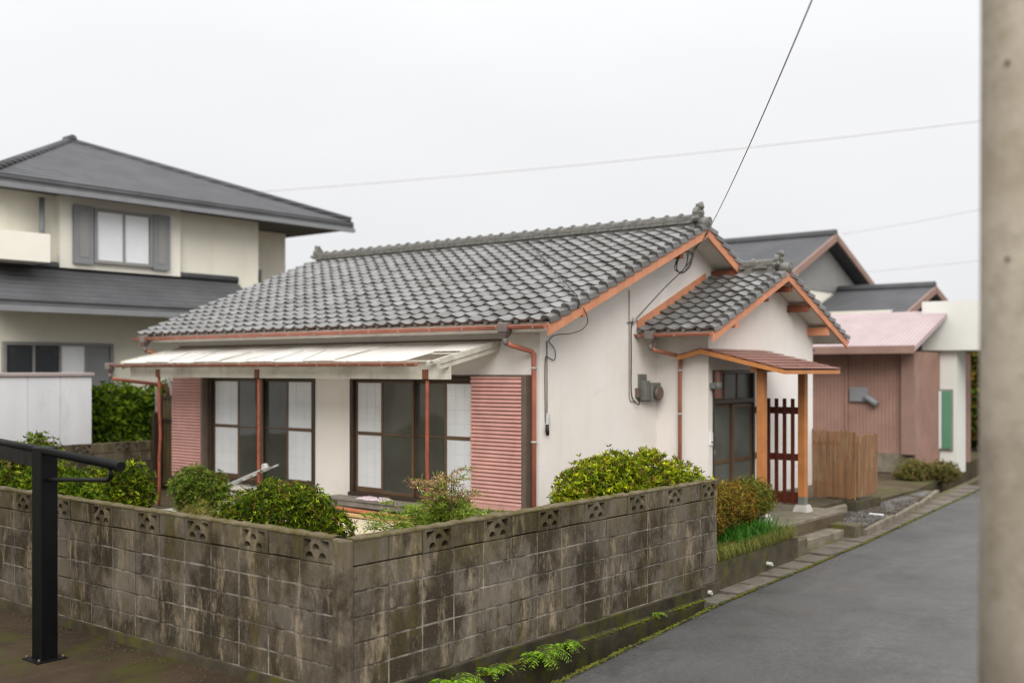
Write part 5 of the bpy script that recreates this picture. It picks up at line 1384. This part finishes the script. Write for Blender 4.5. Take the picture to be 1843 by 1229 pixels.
# brown leafed bush by the steps
bush('bronze_bush', 'small bush with orange brown leaves next to the block wall end', [((-.55, 6.75, .98), (.38, .48, .30)), ((-.62, 7.35, .93), (.36, .42, .30)), ((-.5, 6.3, .92), (.33, .33, .30))], 1500, 3, cols=[(.20, .095, .015), (.15, .10, .015), (.23, .13, .02), (.12, .12, .015), (.27, .22, .03)], per=6, L_=.036, W_=.013, base_z=.40, rmin=.6)
bush('bronze_bush', 'yellow green end of the low bush closest to the canopy post', [((-.6, 7.85, .95), (.34, .33, .28))], 620, 23, cols=[(.14, .13, .02), (.20, .20, .03), (.12, .15, .02)], per=6, L_=.036, W_=.013, base_z=.40, rmin=.6)
# small bush before the left window
bush('small_bush', 'small light green bush in front of the left shutter box', [((-8.25, 4.2, .92), (.34, .32, .28)), ((-8.0, 4.4, .84), (.24, .24, .24)), ((-8.2, 4.2, .64), (.28, .26, .24))], 1000, 4, cols=[(.12, .19, .02), (.16, .23, .03), (.09, .15, .02), (.13, .13, .03)], L_=.055, W_=.018)
# left group behind the wall
bush('leafy_bush', 'tall leafy green bush at the right of the left hand group behind the wall', [((-7.55, 2.35, .95), (.45, .42, .42)), ((-7.3, 2.6, 1.06), (.28, .28, .38)), ((-7.4, 2.3, .72), (.45, .42, .36))], 2000, 5, L_=.062, W_=.022, per=6)
bush('leafy_bush', 'dark green bush behind the black carport post', [((-7.7, 1.6, 1.0), (.62, .5, .40)), ((-7.15, 1.65, .88), (.45, .4, .36))], 2300, 6, L_=.062, W_=.022, cols=[(.07, .12, .004), (.10, .16, .005), (.04, .075, .004), (.15, .20, .01)])
bush('leafy_bush', 'green bush at the far left edge behind the wall', [((-8.7, 1.2, 1.05), (.75, .6, .5)), ((-9.4, 1.4, 1.0), (.7, .6, .5)), ((-8.6, 1.9, 1.25), (.4, .4, .55))], 2300, 7, L_=.062, W_=.022)
bush('low_shrub', 'low yellow green weedy shrub between the left bushes and the round azalea', [((-6.1, 2.75, .60), (.42, .36, .24)), ((-6.6, 3.2, .60), (.36, .34, .28)), ((-5.5, 2.7, .58), (.3, .3, .24))], 620, 8, cols=[(.15, .17, .025), (.11, .14, .02), (.2, .19, .04), (.14, .10, .03)], L_=.07, W_=.014, per=5, rmin=.35)
# hedge behind the boundary wall
bush('clipped_hedge', 'tall dark clipped hedge behind the boundary wall', [((-13.9, 6.2, 1.55), (.8, 1.0, .85)), ((-13.7, 7.3, 1.55), (.8, 1.0, .85)), ((-13.6, 8.3, 1.55), (.8, .9, .85)), ((-13.9, 5.6, 1.5), (.7, .6, .85)), ((-13.6, 6.8, 1.0), (.85, 1.8, .7))], 9000, 9, cols=[(.05, .10, .004), (.075, .135, .005), (.03, .06, .004), (.12, .17, .008)], L_=.085, W_=.04, base_z=.31, cat='hedge', rmin=.55)
bush('roadside_tree', 'leafy green garden beyond the white shop at the far right', [((-4.2, 28.5, 3.0), (1.0, 1.0, 1.1)), ((-3.3, 29.2, 2.6), (1.1, 1.1, 1.3)), ((-3.7, 28.8, 1.4), (1.5, 1.2, .9))], 2600, 10, cols=[(.10, .15, .02), (.14, .19, .03), (.07, .11, .02), (.22, .14, .03)], L_=.2, W_=.08, base_z=.2, cat='tree')
bush('pot_shrubs', 'low blurred shrubs at the corner of the pink building', [((-2.0, 18.6, .45), (.4, .5, .22)), ((-1.6, 19.3, .42), (.35, .5, .2))], 900, 12, cols=[(.10, .12, .02), (.15, .13, .04), (.20, .15, .07)], L_=.06, W_=.02, base_z=.27)

# nandina: cane stems with airy compound leaves, reddish at the top
def nandina(loc, seed):
    rng = np.random.default_rng(seed); b = empty('nandina', loc, 'airy nandina shrub with red tipped sprays beside the veranda bench', 'shrub')
    V, Q, C = [], [], []; off = 0; st = MB()
    for s_ in range(22):
        hgt = rng.uniform(.4, .85) if s_ > 3 else rng.uniform(1.0, 1.22)
        lean = rng.normal(size=2) * (.30 if s_ > 3 else .16)
        base = np.array(loc) + np.array([rng.normal() * .08, rng.normal() * .08, 0])
        tip = base + np.array([lean[0], lean[1], hgt]); st.tube([tuple(base), tuple((base + tip) / 2 + [0, 0, .05]), tuple(tip)], [.008, .006, .003], 5)
        nf = 15
        for k in range(nf):
            t = .35 + .65 * (k + rng.random()) / nf
            p0 = base + (tip - base) * t; az = rng.uniform(0, 6.28)
            fd = unit(np.array([math.cos(az), math.sin(az), rng.uniform(.15, .8)])); fl = rng.uniform(.2, .42) * (1.1 - .3 * t)
            top = p0[2] > loc[2] + .80
            for j in range(7):
                q0 = p0 + fd * fl * (j + 1) / 7 + np.array([0, 0, -.10 * ((j + 1) / 7) ** 2])
                sdv = unit(np.cross(fd, [0, 0, 1]))
                for sg in (-1, 1, 0):
                    m_ = 4 if sg else 2
                    dd = unit(fd * .75 + sdv * sg * .9 + rng.normal(size=3) * .15)
                    pts = q0 + dd * np.linspace(.0, .10 if sg else .04, m_)[:, None]
                    lf = unit(dd + rng.normal(size=(m_, 3)) * .45 + np.array([0, 0, -.1]))
                    if top and rng.random() < .75: col = palette(rng, m_, [(.38, .20, .12), (.42, .27, .13), (.28, .24, .08)])
                    else: col = palette(rng, m_, [(.17, .25, .025), (.22, .31, .03), (.12, .2, .02), (.30, .35, .05)])
                    v, q, c = leaves(pts, lf, .055, .017, col, rng, .1)
                    V.append(v); Q.append(q + off); C.append(c); off += len(v)
    npmesh('foliage', np.concatenate(V), np.concatenate(Q), np.clip(np.concatenate(C), 0, .8), 'leaf', b); st.build('stem', 'bark', b)
nandina((-2.36, 3.62, .39), 21)

# grasses and ferns
def blades(name, n_, fpos, L_, W_, cols, seed, fdir=None, parent=None, droop=.8, **p):
    rng = np.random.default_rng(seed); base = fpos(rng, n_)
    az = rng.uniform(0, 6.28, n_); out_ = np.stack([np.cos(az), np.sin(az), np.zeros(n_)], 1)
    if fdir is not None: out_ = unit(out_ * .7 + np.array(fdir))
    ln = (L_ * rng.uniform(.5, 1.2, n_))[:, None]; sd2 = np.stack([-out_[:, 1], out_[:, 0], np.zeros(n_)], 1) * (W_ * rng.uniform(.6, 1.2, n_))[:, None]
    zz = np.array([0, 0, 1.0]); dr_ = (droop * rng.uniform(.4, 1.3, n_))[:, None]
    p1 = base + zz * ln * .45 + out_ * ln * .16; p2 = base + zz * ln * .72 + out_ * ln * .45 * (.5 + dr_ * .5) ; p3 = base + zz * ln * (.85 - .55 * dr_) + out_ * ln * .78
    v = np.stack([base - sd2 * .5, base + sd2 * .5, p1 + sd2 * .5, p1 - sd2 * .5, p2 + sd2 * .35, p2 - sd2 * .35, p3 + sd2 * .04, p3 - sd2 * .04], 1).reshape(-1, 3)
    q = np.array([(0, 1, 2, 3), (3, 2, 4, 5), (5, 4, 6, 7)]); Q = (q[None] + 8 * np.arange(n_)[:, None, None]).reshape(-1, 4)
    o = npmesh(name, v, Q, np.repeat(palette(rng, n_, cols), 8, 0), 'leaf', parent); return setp(o, **p)
def planter_pos(rng, n_):
    y = rng.uniform(5.9, 8.35, n_); x = np.interp(y, [5.87, 8.41], [-.06, -.18]) - rng.random(n_) ** 1.3 * .38
    return np.stack([x, y, np.full(n_, .395)], 1)
blades('grass', 5200, planter_pos, .22, .006, [(.16, .18, .03), (.22, .21, .05), (.10, .15, .02), (.26, .22, .07)], 31, (.55, 0, 0), droop=1.0, label='short yellow green grass spilling over the planter front', cat='grass', kind='stuff')
def clump_pos(rng, n_):
    return np.stack([-.40 + rng.normal(size=n_) * .10, 7.25 + rng.normal(size=n_) * .42, np.full(n_, .395)], 1)
blades('lily_grass', 1100, clump_pos, .42, .010, [(.035, .13, .012), (.05, .17, .015), (.07, .19, .02)], 32, (.2, .25, 0), droop=.75, label='dark green strappy lily grass clump in the planter', cat='grass', kind='stuff')
def garden_pos(rng, n_): return np.stack([rng.uniform(-10.5, -4.8, n_), rng.uniform(1.2, 3.0, n_), np.full(n_, .385)], 1)
blades('weeds', 5000, garden_pos, .16, .008, [(.10, .12, .02), (.15, .14, .03), (.07, .10, .015)], 33, None, label='sparse weeds and moss on the garden ground', cat='weeds', kind='stuff')

def fern(loc, nfr, L_, seed, lean, label):
    rng = np.random.default_rng(seed); b = empty('fern', loc, label, 'fern', 'ferns at the foot of the wall')
    V, Q, C = [], [], []; off = 0; st = MB()
    for f in range(nfr):
        az = rng.uniform(-1.5, 1.5); d = np.array([math.cos(az), math.sin(az), 0]); l = L_ * rng.uniform(.6, 1.15)
        pts = [np.array(loc) + d * l * t * .95 + np.array([0, 0, l * (.85 * t - 1.0 * t * t)]) for t in np.linspace(0, 1, 9)]
        st.tube([tuple(q) for q in pts], [.003] * 8 + [.001], 4)
        for j in range(1, 9):
            w_ = .075 * math.sin(math.pi * (j / 9.5) ** .7) * (l / .3); fwd_ = unit(pts[j] - pts[j - 1]); sd3 = unit(np.cross(fwd_, [0, 0, 1]))
            for h in (0, .5):
                q0 = pts[j - 1] + (pts[j] - pts[j - 1]) * h
                for sg in (-1, 1):
                    dd = unit(sd3 * sg + fwd_ * .45 + np.array([0, 0, -.15]))[None]
                    v, q, c = leaves(q0[None], dd, max(.012, w_), .012, palette(rng, 1, [(.18, .33, .015), (.24, .40, .02), (.13, .26, .012)]), rng, .1)
                    V.append(v); Q.append(q + off); C.append(c); off += len(v)
    npmesh('frond', np.concatenate(V), np.concatenate(Q), np.concatenate(C), 'leaf', b); st.build('stem', 'bark', b)
fern((.09, 1.05, .09), 26, .34, 41, 0, 'bushy fern growing from the wall foot closest to the camera')
fern((.09, 1.55, .09), 14, .26, 42, 0, 'second fern from the wall corner at the wall foot')
fern((.09, 2.2, .09), 30, .36, 43, 0, 'large bushy fern in the middle of the wall foot row')
fern((.09, 2.65, .09), 14, .24, 44, 0, 'small fern right of the large one at the wall foot')
fern((.08, 4.35, .09), 8, .14, 45, 0, 'tiny fern at the wall foot farthest along the wall')
# moss cushions along the channel and the cover edges
def moss_pos(n_):
    y = rg.uniform(.2, 5.4, n_); t = rg.random(n_)
    x = np.where(t < .5, .085 + rg.normal(size=n_) * .02, np.interp(y, [-3, 1.9, 5.4], [1.08, .61, .30]) - .03 + rg.normal(size=n_) * .022)
    z = np.where(t < .5, .073, np.interp(y, [-3, 2, 5.4], [0, 0, .05]) - .008)
    keep = np.sin(y * 3.1) * np.sin(y * 7.7 + 1) + rg.random(n_) * 1.4 > .25
    return np.stack([x, y, np.where(keep, z, -1.0)], 1)
stones('moss', 3200, moss_pos, .006, .02, 'moss', label='yellow green moss cushions along the drain channel edges', cat='moss', kind='stuff')
def moss_pos2(n_):
    y = rg.uniform(5.4, 18, n_); x = np.array([edge_x(v) for v in y]) + np.where(rg.random(n_) < .7, -.012, -.43) + rg.normal(size=n_) * .014
    keep = np.sin(y * 2.3) * np.sin(y * 5.1 + 2) + rg.random(n_) * 1.4 > .3
    z = np.array([road_z(v) for v in y]) + .004
    return np.stack([x, y, np.where(keep, z, -1.0)], 1)
stones('cover_moss', 3200, moss_pos2, .005, .017, 'moss', label='moss lines along the drain covers', cat='moss', kind='stuff')
# fallen leaves and debris by the wall foot and in the channel
def deb_pos(n_):
    t = rg.random(n_) < .5
    y = np.where(t, rg.uniform(.3, 5.0, n_), rg.uniform(-.45, -.05, n_)); x = np.where(t, rg.uniform(.2, .4, n_), rg.uniform(-6, -.2, n_))
    return np.stack([x, y, np.where(t, -.262, .112)], 1)
stones('leaf_litter', 700, deb_pos, .006, .018, 'bark', label='brown leaf litter along the wall foot', cat='litter', kind='stuff')

def grit_pos(n_):
    y = rg.uniform(-1, 16, n_); x = np.array([edge_x(v) for v in y]) + rg.random(n_) ** 2.2 * 1.6 + .02
    return np.stack([x, y, np.array([road_z(v) for v in y]) + .012], 1)
stones('road_grit', 700, grit_pos, .003, .011, 'gravel', label='scattered grit along the road edge', cat='grit', kind='stuff')
